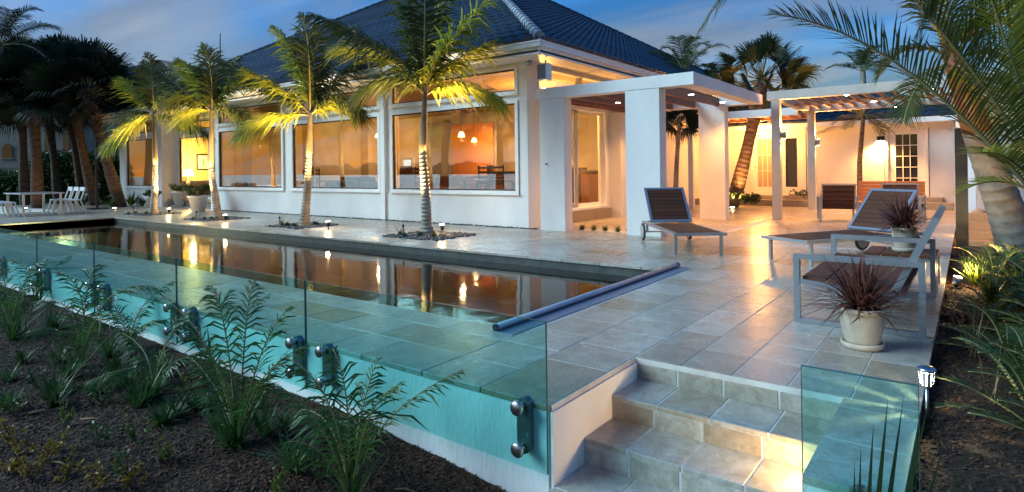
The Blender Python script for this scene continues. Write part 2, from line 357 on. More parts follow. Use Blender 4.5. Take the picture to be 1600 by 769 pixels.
m_white = pbr('white_plastic', (.75,.75,.74), .4)
m_screen = emit('television_screen', (.45,.55,.55), .5)
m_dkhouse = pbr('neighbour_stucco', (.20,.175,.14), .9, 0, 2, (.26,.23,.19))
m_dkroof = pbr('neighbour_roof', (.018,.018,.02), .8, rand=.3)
m_bay = pbr('bay_water', (.03,.05,.06), .55, 0, .6, (.04,.06,.07), .2, .8, spec=.2)
m_far = leafmat('far_tree', (.012,.02,.008), (.025,.035,.014), .1, .7, .2)
m_lawn = pbr('lawn', (.025,.045,.014), .9, 0, 2, (.045,.07,.02), .5, 20)
# ================================================================== SETTING: ground, bay, beds
g = MB(); g.poly([(-500,-14,-.75),(500,-14,-.75),(500,700,-.75),(-500,700,-.75)]); structure(g.build('ground', m_lawn))
g = MB(); g.poly([(-900,-900,-1.3),(900,-900,-1.3),(900,-13.5,-1.3),(-900,-13.5,-1.3)]); structure(g.build('bay_water', m_bay))
g = MB(); g.box(-500,500,-14.1,-13.5,-1.6,-.60); structure(g.build('sea_wall', m_grout))
far = MB(); rr = random.Random(3)
for i in range(170):
    x = -520 + i*6.2; far.blob((x, -330+rr.uniform(-10,10), 1.5), rr.uniform(5,8), i, (1.4,1,rr.uniform(.6,1.15)), 6)
far.build('far_shore_trees', m_far, kind='stuff')['label'] = 'dark line of trees along the far shore'

def bed_h(x, y):
    k = max(0, min(1, (2.5-y)/.8))
    h = -.46 + .10*k*noise.noise(Vector((x*.6, y*.6, 0))) + (.012+.022*k)*noise.noise(Vector((x*2.5, y*2.5, 3))) - .05*k
    h -= .11*max(0, min(1, (x+3.4)/1.3))
    return h
def sheet(x0, x1, y0, y1, step, hf):
    m = MB(); nx = int((x1-x0)/step)+1; ny = int((y1-y0)/step)+1
    for j in range(ny+1):
        for i in range(nx+1):
            x = x0+(x1-x0)*i/nx; y = y0+(y1-y0)*j/ny; m.v.append((x,y,hf(x,y)))
    for j in range(ny):
        for i in range(nx):
            q = j*(nx+1)+i; m.f.append((q,q+1,q+nx+2,q+nx+1))
    return m
structure(sheet(-16,-1.84,-3,2.755,.12,bed_h).build('planting_bed', m_mulch, smooth=True))
def rbed_h(x, y): return -.07 + .05*noise.noise(Vector((x*.7,y*.7,5))) + .02*noise.noise(Vector((x*3,y*3,8))) - .35*max(0,min(1,(2.9-y)/.5))
structure(sheet(-.215,9,2.2,19.5,.16,rbed_h).build('side_bed', m_mulch, smooth=True))
# bark mulch: nobody could count it
def chips(n, area, hf, seed, dens=None):
    m = MB(); r = random.Random(seed)
    for _ in range(n):
        x0,x1,y0,y1 = area; u = r.random()**1.5 if dens else r.random()
        x = x1-(x1-x0)*u; y = r.uniform(y0,y1); z = hf(x,y)+.006
        L = r.uniform(.006,.026); w = r.uniform(.0025,.006); a = r.uniform(0,PI); t = r.uniform(-.45,.45)
        d = Vector((math.cos(a)*math.cos(t), math.sin(a)*math.cos(t), math.sin(t))); s_ = Vector((-math.sin(a),math.cos(a),r.uniform(-.5,.5)))*w
        p = Vector((x,y,z+abs(math.sin(t))*L*.6))
        m.v += [tuple(p-d*L-s_*.4),tuple(p-d*L*.3-s_),tuple(p+d*L-s_*.3),tuple(p+d*L*.5+s_),tuple(p-d*L*.7+s_)]; k=len(m.v)-5; m.f.append((k,k+1,k+2,k+3,k+4))
    return m
c_ = chips(110000, (-12,-1.86,.7,2.74), bed_h, 5, True).build('bark_mulch', m_chip, kind='stuff'); c_['label'] = 'bark mulch strewn over the front planting bed'
c_ = chips(26000, (3.0,-.2,2.6,11), rbed_h, 6, True).build('bark_mulch', m_chip, kind='stuff'); c_['label'] = 'bark mulch strewn over the bed beside the steps'

# ================================================================== DECK, TILES, POOL, STEPS
DX0, DX1 = -27.0, -.22        # deck left and right edges
PX0, PX1, PY0, PY1 = -21.03, -3.08, 3.90, 7.36   # pool opening
SX0, SX1 = -1.84, -.56        # stairs between these
DF = 2.76                     # deck front edge
deck = MB(); GZ = -.0028
deck.box(DX0,SX0,DF,PY0,-.75,GZ); deck.box(PX1,SX0,PY0+.001,PY1,-.75,GZ); deck.box(SX0+.001,DX1,3.802,PY1,-.75,GZ)
deck.box(SX1,DX1,DF,3.8019,-.75,GZ)
deck.box(-34,DX1,PY1+.001,21.2,-.75,GZ); deck.box(DX0,PX0,PY0+.001,PY1,-.75,GZ)
deck = structure(deck.build('terrace', m_grout))
# white stucco apron under the deck edge
ap = MB(); ap.box(DX0,SX0-.02,DF-.012,DF-.001,-.75,-.034); ap.build('apron_wall', m_stucco, deck)
ap = MB(); ap.box(SX0,SX0+.012,DF-.012,3.80,-.75,-.034); ap.build('cheek_wall', m_stucco, deck)
ap = MB(); ap.box(SX1-.012,SX1,DF-.012,3.80,-.75,-.034); ap.build('cheek_wall', m_stucco, deck)
ap = MB(); ap.box(SX1+.001,DX1,DF-.013,DF-.001,-.75,-.034); ap.build('apron_wall', m_stucco, deck)

tiles = []     # (x0,x1,y0,y1) of every paving stone
rt = random.Random(11)
def fill(x0, x1, y0, y1, wx, wy, along='y', jitter=0):
    """bond of stones: lines run along one axis, the cross joints are staggered"""
    if along == 'y':
        nx = max(1, round((x1-x0)/wx)); w = (x1-x0)/nx
        for i in range(nx):
            y = y0; off = (i % 2)*wy*.5*jitter + rt.choice((0,.06,-.05))*jitter
            k = y0+wy+off if off else y0+wy
            while y < y1-.02:
                ye = min(k, y1)
                if y1-ye < .12: ye = y1
                tiles.append((x0+i*w, x0+(i+1)*w, y, ye)); y = ye; k = y+wy
    else:
        ny = max(1, round((y1-y0)/wy)); h = (y1-y0)/ny
        for j in range(ny):
            x = x1; k = x1-wx*(.5 if j % 2 else 1)-rt.choice((0,.1,.2))*jitter
            while x > x0+.02:
                xe = max(k, x0)
                if xe-x0 < .15: xe = x0
                tiles.append((xe, x, y0+j*h, y0+(j+1)*h)); x = xe; k = x-rt.choice((wx,wx,wx*.68))
CO = .30  # coping width
fill(-1.842,DX1+.012,3.80,PY1+CO,.312,.425,'y',.12)
fill(PX1+.24,-1.846,DF-.02,PY1+CO,.46,.46,'y',1)
fill(-13.0,PX1+.24,DF-.02,PY0-CO,.61,.41,'x',1)
fill(DX0,-13.0,DF-.02,PY0-CO,.61,.41,'x',1)
fill(PX1,DX1+.012,PY1+CO,10.6,.46,.46,'y',1)
fill(-8.2,PX1,PY1+CO,10.74,.61,.46,'x',1)
fill(-34,-8.2,PY1+CO,10.74,.61,.46,'x',1)
fill(DX0,PX0-CO,PY0-CO,PY1+CO,.61,.46,'x',1)
fill(-7.7,DX1+.012,10.74,21.0,.61,.61,'y',.5)
fill(SX1-.014,DX1+.012,DF-.02,3.80,.40,.46,'y',.3)
holes = [(-9.42,-7.85,7.98,9.28),(-13.7,-12.3,7.98,9.28),(-17.95,-16.5,7.98,9.28),(-22.3,-20.8,7.98,9.28),   # palm beds
         (-3.93,-3.78,11.2,15.1),(-6.7,-5.35,11.05,11.4)]
# coping stones round the pool
def coping(n, f): 
    for i in range(n): tiles.append(f(i))
ncf = 30; Lx = (PX1+.24-PX0+CO)/ncf
coping(ncf, lambda i: (PX0-CO+i*Lx, PX0-CO+(i+1)*Lx, PY1-.03, PY1+CO))
coping(ncf, lambda i: (PX0-CO+i*Lx, PX0-CO+(i+1)*Lx, PY0-CO, PY0+.03))
coping(6, lambda i: (PX0-CO, PX0+.03, PY0+.03+i*(PY1-PY0-.06)/6, PY0+.03+(i+1)*(PY1-PY0-.06)/6))
cut = []
for (a,b,c,d) in tiles:
    todo = [(a,b,c,d)]
    for (h0,h1,h2,h3) in holes:
        nxt = []
        for (x0,x1,y0,y1) in todo:
            if x1 <= h0+.001 or x0 >= h1-.001 or y1 <= h2+.001 or y0 >= h3-.001: nxt.append((x0,x1,y0,y1)); continue
            if x0 < h0: nxt.append((x0,h0,y0,y1))
            if x1 > h1: nxt.append((h1,x1,y0,y1))
            m0 = max(x0,h0); m1 = min(x1,h1)
            if y0 < h2: nxt.append((m0,m1,y0,h2))
            if y1 > h3: nxt.append((m0,m1,h3,y1))
        todo = nxt
    cut += [t for t in todo if t[1]-t[0] > .04 and t[3]-t[2] > .04]
cut.sort(key=lambda t: ((t[0]+t[1])/2)**2 + ((t[2]+t[3])/2)**2)
cache = {}; rest = MB(); JG = .0042
def inview(t):
    p = Vector(((t[0]+t[1])/2, (t[2]+t[3])/2, 0))-CAM; zf = p.dot(FWD)
    if zf < 1: return False
    u = CX+F_PX*p.dot(RGT)/zf; v = CY-F_PX*p.dot(UPV)/zf
    return -20 < u < 1620 and v < 790
cnt = 0
for t in cut:
    w = t[1]-t[0]-2*JG; h = t[3]-t[2]-2*JG; z = rt.uniform(-.0009,.0009)
    if cnt < 300 and inview(t):
        key = (round(w,3), round(h,3))
        if key not in cache:
            me = MB().bbox(-w/2,w/2,-h/2,h/2,-.034,0,.002).mesh('paving_tile'); me.materials.append(m_trav); cache[key] = me
        o = bpy.data.objects.new('paving_tile', cache[key]); COL.objects.link(o); o.location = ((t[0]+t[1])/2,(t[2]+t[3])/2,z); o.parent = deck
        o.matrix_parent_inverse = deck.matrix_basis.inverted(); cnt += 1
    else: rest.bbox(t[0]+JG,t[1]-JG,t[2]+JG,t[3]-JG,-.034,z,.002)
rest.build('paving_stones', m_trav, deck, kind='stuff')
# steps
ST = [(-.145,3.45,3.83),(-.29,3.10,3.48),(-.44,2.05,3.13)]
fl = MB()
for z,y0,y1 in ST: fl.box(SX0+.013,SX1-.013,y0-.0185,3.8015,-.75,z-.0028)
steps = structure(fl.build('stair_base', m_grout)); steps.name = 'steps'
def plate(name, x0,x1,y0,y1,z0,z1, mat=m_trav, parent=steps, b=.005): return MB().bbox(x0,x1,y0,y1,z0,z1,b).build(name, mat, parent)
for k,(z,y0,y1) in enumerate(ST):
    xs = [SX0+.014, SX0+.014+(.30,.27,.33)[k]]; 
    while xs[-1] < SX1-.2: xs.append(min(xs[-1]+.325, SX1-.014))
    if SX1-.014-xs[-1] < .12: xs[-1] = SX1-.014
    elif xs[-1] < SX1-.02: xs.append(SX1-.014)
    for a,b in zip(xs[:-1],xs[1:]):
        if k < 2: plate('tread_tile', a+.003,b-.003,y0-.022,y1-.0235,z-.03,z)
        else:
            plate('tread_tile', a+.003,b-.003,2.75,y1-.0235,z-.03,z); plate('tread_tile', a+.003,b-.003,2.3,2.745,z-.03,z)
    yr = 3.82 if k == 0 else ST[k-1][1]; zt = -.0355 if k == 0 else ST[k-1][0]-.031
    xs2 = [SX0+.014, SX0+.30, SX0+.60, SX0+.93, SX1-.014]
    for a,b in zip(xs2[:-1],xs2[1:]): plate('riser_tile', a+.003,b-.003,yr-.021,yr-.0005,z+.001,zt)
# pool
basin = MB(); basin.box(PX0-.2,PX1+.25,PY0-.2,PY1+.2,-1.7,-1.6)
pool = structure(basin.build('pool', m_poolfloor))
w = MB(); w.box(PX0,PX1,PY1,PY1+.02,-1.6,-.035); w.build('pool_wall', m_poolwall, pool)
w = MB(); w.box(PX0,PX1,PY0-.02,PY0,-1.6,-.035); w.build('pool_wall', m_poolwall, pool)
w = MB(); w.box(PX0-.02,PX0,PY0,PY1,-1.6,-.035); w.build('pool_wall', m_poolwall, pool)
w = MB(); w.box(PX1,PX1+.02,PY0,PY1,-1.6,-.035); w.build('pool_wall', m_poolwall, pool)
w = MB(); w.box(-18.65,-18.45,PY0,PY1,-1.6,-.225); w.build('shelf_kerb', m_poolwall, pool)
w = MB(); w.box(PX0,-18.65,PY0,PY1,-1.6,-.55); w.build('sun_shelf', m_poolwall, pool)
wt = MB(); wt.poly([(PX0,PY0,-.15),(PX1,PY0,-.15),(PX1,PY1,-.15),(PX0,PY1,-.15)]); structure(wt.build('pool_water', m_water))
for px,py in ((-20.5,5.0),(-18.2,5.35)):
    pl = thing('pool_light', 'round warm underwater light %s' % ('on the shallow pool shelf' if px < -19 else 'just past the pool shelf kerb'), 'pool light', (px,py,-.55 if px < -19 else -.7))
    z = -.55 if px < -19 else -.62
    MB().lathe((px,py,z),[(.16,0),(.16,.05),(.13,.06)],20).build('bezel', m_steel, pl); MB().lathe((px,py,z+.06),[(.12,.002),(.11,.03)],20).build('lens', m_lampglow, pl)
    light('pool_lamp','POINT',(px,py,z+.2),45,parent=pl,size=.08)
# pool cover lead bar lying on the slatted lid at the pool end
rb = thing('pool_cover_roller', 'long silver pool cover bar lying along the pool end', 'pool cover', (PX1,5.6,0))
MB().tube([(PX1+.03,3.78,.032),(PX1+.03,7.55,.032)],.027,16).build('tube', m_roll, rb, True)
MB().tube([(PX1+.03,3.765,.032),(PX1+.03,3.78,.032)],.029,16).build('end_cap', m_dark, rb); MB().tube([(PX1+.03,7.55,.032),(PX1+.03,7.60,.032)],.029,16).build('end_cap', m_dark, rb)
MB().bbox(PX1+.0,PX1+.22,3.75,7.56,-.003,.0045,.003).build('lid', m_slate, rb)

# ================================================================== GLASS BALUSTRADE
def glass_panel(x0, x1, label):
    t = thing('glass_panel', label, 'glass panel', ((x0+x1)/2,2.66,-.33), group='frameless glass panels along the terrace edge')
    MB().box(x0,x1,2.654,2.666,-.33,.487).build('pane', m_bal, t)
    e = MB(); e.box(x0,x1,2.6535,2.6665,.4872,.4892).build('polished_edge', m_edge, t)
    for x in (x0-.003,x1+.001): MB().box(x,x+.002,2.6535,2.6665,-.33,.4872).build('polished_edge', m_edge, t)
    xs = [x0+.18, x1-.19] if x1-x0 > 1 else [(x0+x1)/2]
    for x in xs:
        bp = MB(); pts=[]
        for k in range(24):
            a = 2*PI*k/24; zz = -.13+ (.115 if math.sin(a) >= 0 else -.115); pts.append((x+.042*math.cos(a), zz+.042*math.sin(a)))
        n = len(pts); bp.v += [(p[0],2.70,p[1]) for p in pts]+[(p[0],2.746,p[1]) for p in pts]
        bp.f.append(tuple(range(n))); bp.f.append(tuple(range(2*n-1,n-1,-1)))
        for k in range(n): bp.f.append((k,(k+1)%n,n+(k+1)%n,n+k))
        b = bp.build('bracket', m_bracket, t)
        for z in (-.015,-.245): MB().tube([(x,2.70,z),(x,2.667,z)],.02,12).tube([(x,2.6535,z),(x,2.638,z),(x,2.63,z)],[.042,.042,.034],18).build('standoff_disc', m_steel, b, True)
edges = [-1.80,-3.99,-6.11,-8.23,-10.35,-12.47,-14.59,-16.71]
names = ['tall clear glass panel beside the steps, its free end showing','clear glass panel second from the steps','clear glass panel third from the steps, behind the leaning palm fronds','clear glass panel fourth from the steps','clear glass panel fifth from the steps','clear glass panel sixth from the steps','clear glass panel seventh from the steps']
for i in range(7): glass_panel(edges[i+1]+.006, edges[i]-.006, names[i])
glass_panel(-.548,-.155,'short glass panel on the far side of the steps by the solar light')

# ================================================================== MAIN HOUSE
FY = 10.80     # front wall face
house = thing('main_house', 'white single storey house with dark hip roof and big picture windows by the pool', 'house', (-18,16,0))
def wall(x0,x1,y0,y1,z0,z1,mat=None,name='wall',parent=None): return MB().box(x0,x1,y0,y1,z0,z1).build(name, mat or m_stucco, parent or house)
HX0, HX1, HB = -30.2, -7.75, 30.0
wins = [(-29.4,-26.75,True),(-21.33,-17.36,False),(-16.75,-12.74,False),(-12.15,-8.08,False)]
wall(HX0,-26.0,FY,FY+.22,0,.74); wall(-21.9,HX1,FY,FY+.22,0,.74)
wall(HX0,-29.5,FY,FY+.22,.741,3.70); wall(-26.65,-26.0,FY,FY+.22,.741,3.70); wall(-21.9,-21.43,FY,FY+.22,.741,3.70)
wall(-17.26,-16.85,FY+.03,FY+.22,.741,3.70); wall(-12.64,-12.25,FY+.03,FY+.22,.741,3.70); wall(-7.98,HX1,FY,FY+.22,.741,3.70)
wall(-12.60,-12.43,FY-.06,FY+.029,.0,3.70,m_trim,'pilaster'); wall(-21.86,-21.7,FY-.06,FY-.001,.0,3.70,m_trim,'pilaster')
for a,b,_ in wins: wall(a-.10,b+.10,FY+.02,FY+.2,3.63,3.70,m_trim,'header')
wall(-26.0,-21.9,FY,FY+.22,3.42,3.70,m_trim,'header')
def window(x0,x1,z0,z1,y,npane,parent=house,fw=.085,proud=.03,mat=m_pane):
    """picture window: frame rails and stiles, butt jointed panes"""
    f = MB().box(x0-fw,x1+fw,y-proud,y+.10,z0-fw,z0).box(x0-fw,x1+fw,y-proud,y+.10,z1,z1+fw*.7).box(x0-fw,x0,y-proud,y+.10,z0+.0005,z1-.0005).box(x1,x1+fw,y-proud,y+.10,z0+.0005,z1-.0005)
    f.box(x0-fw-.02,x1+fw+.02,y-proud-.03,y-proud-.0005,z0-fw-.012,z0-fw+.03)
    w_ = f.build('window', m_trim, parent)
    s_ = MB().box(x0,x0+.03,y+.012,y+.06,z0,z1).box(x1-.03,x1,y+.012,y+.06,z0,z1).box(x0+.03,x1-.03,y+.012,y+.06,z0,z0+.03).box(x0+.03,x1-.03,y+.012,y+.06,z1-.03,z1); s_.build('sash', m_dark, w_)
    n = npane; L = (x1-x0-.06)/n
    for i in range(n): MB().box(x0+.03+i*L+.003,x0+.03+(i+1)*L-.003,y+.035,y+.043,z0+.03,z1-.03).build('pane', mat, w_)
    return w_
for a,b,small in wins:
    window(a,b,.83,2.80,FY+.0,1 if small else 3)
    wall(a-.085,b+.085,FY+.025,FY+.2,2.862,2.994,m_trim,'transom_bar')
    window(a,b,3.08,3.57,FY+.0,1 if small else 2)
# recessed living room bay
wall(-26.2,-26.0,FY+.221,11.55,0,3.70); wall(-21.9,-21.7,FY+.221,11.55,0,3.70)
wall(-26.0,-21.9,11.35,11.55,.0,.30,m_trim,'sill'); wall(-26.0,-25.9,11.35,11.55,.301,3.70); wall(-25.9,-21.9,11.37,11.53,2.86,3.02,m_trim,'transom_bar')
window(-25.8,-22.0,.42,2.78,11.41,1,mat=m_doorglass); window(-25.8,-22.0,3.08,3.40,11.41,1,mat=m_doorglass)
wall(-26.0,-21.9,FY+.221,11.349,-.005,.06,m_trav,'step')
# left end, back and right side
wall(HX0,HX0+.2,FY+.221,HB,0,3.70); wall(HX0,HX1,HB,HB+.2,0,3.70)
SXO, SXI = HX1, HX1-.2
wall(SXI,SXO,FY+.221,12.25,0,3.02); wall(SXI,SXO,12.2501,14.40,0,.27); wall(SXI,SXO,12.2501,14.40,2.90,3.02); wall(SXI,SXO,14.401,HB-.001,0,3.02)
wall(SXI,SXO,FY+.221,11.2,3.0201,3.70); wall(SXI,SXO,15.1,HB-.001,3.0201,3.70); wall(SXI,SXO,11.2001,15.0999,3.62,3.70,m_trim,'header')
wall(SXO+.001,SXO+.36,14.55,15.4,0,2.8); wall(SXO,SXO+.10,12.1,14.5,.0,.25,m_trav,'step')
cw = MB().box(SXI+.02,SXO+.02,11.2,15.1,3.0201,3.075).box(SXI+.02,SXO+.02,11.2,11.26,3.0755,3.6195).box(SXI+.02,SXO+.02,15.04,15.1,3.0755,3.6195).box(SXI+.02,SXO+.02,13.12,13.18,3.0755,3.6195).build('clerestory_window', m_trim, house)
for a,b in ((11.26,13.12),(13.18,15.04)): MB().box(SXO-.06,SXO-.052,a,b,3.0755,3.6195).build('pane', m_pane, cw)
sl = MB().box(SXI,SXO+.03,12.26,12.34,.27,2.89).box(SXI,SXO+.03,14.32,14.40,.27,2.89).box(SXI,SXO+.03,12.3405,14.3195,.271,.33).box(SXI,SXO+.03,12.3405,14.3195,2.80,2.889).build('sliding_door', m_trim, house)
for i,(a,b,xx) in enumerate(((12.35,13.02,SXO-.05),(12.96,14.31,SXO-.11))):
    p = MB().box(xx-.03,xx,a,a+.05,.34,2.79).box(xx-.03,xx,b-.05,b,.34,2.79).box(xx-.03,xx,a+.05,b-.05,.34,.42).box(xx-.03,xx,a+.05,b-.05,2.73,2.79).build('door_leaf', m_alu if i == 0 else m_trim, sl)
    MB().box(xx-.019,xx-.011,a+.05,b-.05,.42,2.73).build('pane', m_doorglass, p)
# roof
EX0, EX1, EY, EB, SLP, EZ = -30.95, -6.85, 10.0, 31.0, .60, 3.93
RH = (EB-EY)/2
def pix(p):
    d = Vector(p)-CAM; z = d.dot(FWD); return CX+F_PX*d.dot(RGT)/z, CY-F_PX*d.dot(UPV)/z
def roof_tiles(O, e, s, xl, xr, dmax, slope, w=.30, c=.36, n=5):
    """barrel tiles laid in courses; O eave corner, e along the eave, s up the slope in plan"""
    m = MB(); O = Vector(O); e = Vector(e); s = Vector(s); run = c/math.sqrt(1+slope*slope); k = 0; d = 0
    nrm = Vector((-s.x*slope, -s.y*slope, 1)).normalized()
    while d < dmax-.02:
        d1 = min(d+run*1.06, dmax); a0, b0 = xl(d), xr(d); a1, b1 = xl(d1), xr(d1)
        if b0-a0 < .1: break
        cnt_ = max(2, int((b0-a0)/w*n)); A=[];B=[];C=[]
        for i in range(cnt_+1):
            x = a0+(b0-a0)*i/cnt_; x1 = min(max(x,a1),b1)
            ph = (x/w+.0*k) % 1; h = .045*math.sqrt(max(0,1-((ph-.5)/.36)**2)) if abs(ph-.5) < .36 else 0
            P = O+e*x+s*d+Vector((0,0,slope*d)); Q = O+e*x1+s*d1+Vector((0,0,slope*d1))
            C.append(P-nrm*.01); A.append(P+nrm*(.032+h)); B.append(Q+nrm*(.004+h))
        m.strip(C,A); m.strip(A,B)
        d += run; k += 1
    return m
el = min(((abs(pix((x,EY+RH,EZ+SLP*RH))[1]-(107-.308*(pix((x,EY+RH,EZ+SLP*RH))[0]-344))), x) for x in [-45+.25*i for i in range(108)]))[1]
el = max(min(el,-19),-29)
ER = Vector((EX1-RH, EY+RH, EZ+SLP*RH)); ELp = Vector((el, EY+RH, EZ+SLP*RH)); kL = (el-EX0)/RH
roof = MB().poly([(EX0,EY,EZ-.03),(EX1,EY,EZ-.03),ER-Vector((0,0,.03)),ELp-Vector((0,0,.03))]).poly([(EX1,EY,EZ-.03),(EX1,EB,EZ-.03),ER-Vector((0,0,.03))]).poly([(EX1,EB,EZ-.03),(EX0,EB,EZ-.03),ELp-Vector((0,0,.03)),ER-Vector((0,0,.03))]).poly([(EX0,EB,EZ-.03),(EX0,EY,EZ-.03),ELp-Vector((0,0,.03))]).build('roof', m_roof, house)
roof_tiles((EX0,EY-.05,EZ),(1,0,0),(0,1,0),lambda d: d*kL,lambda d: (EX1-EX0)-d,RH,SLP).build('roof_tiles', m_roof, roof, True, 'stuff')
roof_tiles((EX1+.05,EY,EZ),(0,1,0),(-1,0,0),lambda d: d,lambda d: (EB-EY)-d,RH,SLP).build('roof_tiles', m_roof, roof, True, 'stuff')
def ridge_run(a, b, r=.11, L=.34, mat=m_ridge):
    a = Vector(a); b = Vector(b); t = (b-a).normalized(); n = int((b-a).length/L); proto = None
    for i in range(n):
        p = a+t*(i*L)
        me = MB().tube([p, p+t*L*1.12],[r*1.12,r*.9],8)
        me.build('ridge_tile', mat, roof)
ridge_run((EX1,EY,EZ+.05), ER+Vector((0,0,.05)))
ridge_run((EX1,EB,EZ+.05), ER+Vector((0,0,.05)), mat=m_roof); ridge_run((EX0,EY,EZ+.05), ELp+Vector((0,0,.05)), mat=m_roof); ridge_run(ELp+Vector((0,0,.05)), ER+Vector((0,0,.05)), mat=m_roof)
# eaves: soffit, fascia and gutter
MB().box(EX0+.05,EX1-.05,EY+.05,FY+.3,3.70,3.74).box(SXI-.1,EX1-.05,FY+.3001,EB-.05,3.70,3.74).box(EX0+.05,HX0+.3,FY+.3001,EB-.05,3.70,3.74).build('soffit', m_trim, house)
for nm,(x0,x1,y0,y1,z0,z1) in (('fascia',(EX0+.06,EX1-.06,EY+.05,EY+.08,3.66,3.80)),('gutter',(EX0-.02,EX1+.02,EY-.03,EY+.0495,3.80,3.925)),('fascia',(EX1-.08,EX1-.05,EY+.0805,EB-.06,3.66,3.80)),('gutter',(EX1-.0495,EX1+.03,EY+.05,EB,3.80,3.925)),('gutter_lip',(EX0-.03,EX1+.04,EY-.045,EY-.0305,3.885,3.927)),('gutter_lip',(EX1+.0305,EX1+.045,EY-.03,EB,3.885,3.927)),('fascia',(EX0+.05,EX0+.08,EY+.0805,EB-.06,3.66,3.92))):
    MB().box(x0,x1,y0,y1,z0,z1).build(nm, m_trim, house)
# ceiling, floor and inner walls
wall(HX0+.2,SXI,FY+.221,HB,3.64,3.68,m_ceil,'ceiling'); wall(HX0+.2,SXI,FY+.221,HB,.26,.30,m_ifloor,'floor')
IB = 18.5
wall(-21.6,SXI-.001,IB,IB+.1,.30,3.64,m_iwall,'inner_wall'); wall(-21.7,-21.6,11.551,IB,.30,3.64,m_iwall,'inner_wall')
wall(-27.0,-21.701,15.6,15.7,.30,3.64,m_yellowwall,'inner_wall'); wall(-27.0,-26.9,11.56,15.599,.30,3.64,m_yellowwall,'inner_wall'); wall(HX0+.2,-27.001,15.6,15.7,.3,3.64,m_iwall,'inner_wall')
a = at(703,220,Y=IB-.03); b = at(772,262,Y=IB-.03); wall(a.x,b.x,IB-.04,IB-.001,.301,3.2,m_orange,'accent_panel')
a = at(776,220,Y=16.6); b = at(796,262,Y=16.6); wall(a.x,b.x,16.6,16.95,.301,3.64,m_iwall,'column')
a = at(668,220,Y=17.8); b = at(690,262,Y=17.8); wall(a.x,b.x,17.8,IB-.041,.301,3.3,m_igrey,'cabinet')
a = at(560,212,Y=17.6); b = at(584,262,Y=17.6); wall(a.x,b.x,17.3,IB-.001,.301,3.64,m_iwall,'column')

# curtains and shelves that break up the long back wall
for k,(x0,x1) in enumerate(((-20.6,-19.9),(-16.9,-16.3),(-12.95,-12.45))):
    m = MB(); n = 12
    for i in range(n):
        u0 = x0+(x1-x0)*i/n; u1 = x0+(x1-x0)*(i+1)/n; yy = 11.28+(.05 if i%2 else -.05); y2 = 11.28+(-.05 if i%2 else .05)
        m.poly([(u0,yy,.31),(u1,y2,.31),(u1,y2,3.5),(u0,yy,3.5)])
    tag(m.build('curtain', m_iwall),['gathered beige curtain behind the left picture window','gathered beige curtain between the left and middle windows','gathered beige curtain between the middle and corner windows'][k],'curtain')
# ================================================================== ROOMS BEHIND THE GLASS
WARM = (1,.42,.10); IK = .27; IWARM = (1,.62,.27)
def downlight(x, y, z, power, label, aim=None, col=None):
    t = thing('downlight', label, 'downlight', (x,y,z), group='recessed ceiling downlights')
    MB().lathe((x,y,z-.012),[(.075,0),(.075,.011),(.06,.012)],16).build('trim_ring', m_white, t); MB().lathe((x,y,z-.010),[(.05,-.004),(.05,.002)],16).build('lens', m_downl, t)
    light('downlight_lamp','SPOT',(x,y,z-.04),power*IK,col or WARM,t,.05,(x,y,0) if aim is None else aim,125,.7)
for i,(x,y) in enumerate(((-9.6,14.2),(-11.3,16.8),(-9.4,17.2),(-13.6,14.2),(-15.4,16.6),(-18.3,14.2),(-19.6,16.8))): downlight(x,y,3.64,130,'small round recessed downlight in the ceiling of the room behind the picture windows',col=IWARM)
downlight(-24.3,13.2,3.64,300,'small round recessed downlight in the ceiling of the yellow sitting room',col=(1,.68,.25)); downlight(-28.4,13.6,3.64,70,'small round recessed downlight behind the end window',col=IWARM)
def pendant(px,py,Y,power,label):
    p = at(px,py,Y=Y); t = thing('pendant_lamp', label, 'lamp', p)
    MB().lathe(p,[(.03,.16),(.07,.14),(.11,0),(.10,.0)],16).build('lamp_shade', m_shade, t, True); MB().tube([p+Vector((0,0,.16)),Vector((p.x,p.y,3.64))],.008,6).build('cord', m_dark, t)
    light('pendant_bulb','POINT',p-Vector((0,0,.1)),power*.6,IWARM,t,.06)
pendant(721,214,14.3,22,'white glass pendant lamp hanging over the dark counter'); pendant(741,222,17.5,40,'yellow pendant lamp glowing before the orange wall'); pendant(590,215,16.6,45,'yellow pendant lamp in front of the pale column')
def slab_table(x0,x1,y0,y1,z,mat,name,label,cat):
    t = thing(name,label,cat,((x0+x1)/2,(y0+y1)/2,.3)); MB().bbox(x0,x1,y0,y1,z-.05,z,.01).build('table_top', mat, t)
    for x in (x0+.08,x1-.08):
        for y in (y0+.08,y1-.08): MB().box(x-.03,x+.03,y-.03,y+.03,.30,z-.0505).build('leg', mat, t)
    return t
ct = thing('kitchen_counter','long dark kitchen counter behind the corner picture window','counter',(-10.3,15.9,.3))
MB().bbox(-12.6,-8.5,15.5,16.3,.301,1.20,.01).build('cabinet', m_ibrown, ct); MB().bbox(-12.65,-8.45,15.45,16.35,1.2005,1.26,.01).build('worktop', m_idark, ct)
def ichair(x,y,rz,label,zs=.30,h=1.15):
    t = thing('dining_chair',label,'chair',(x,y,zs),rz,'dark wooden chairs indoors')
    def P(mb,nm,mt): 
        me = mb.mesh(nm); me.materials.append(mt); o = bpy.data.objects.new(nm,me); COL.objects.link(o); o.parent = t
    P(MB().bbox(-.22,.22,-.22,.22,.42,.47,.01),'seat',m_ibrown)
    for sx in (-.19,.19):
        P(MB().box(sx-.02,sx+.02,-.21,-.17,0,.419),'leg',m_idark); P(MB().box(sx-.02,sx+.02,.17,.21,0,h-.0),'leg',m_idark)
    for z in (.62,.78,.94,1.08): P(MB().box(-.1699,.1699,.18,.205,z-.03,z+.03),'back_slat',m_idark)
p = at(775,262,Y=13.6); ichair(p.x,13.6,2.6,'dark slat back chair near the glowing column',.30)
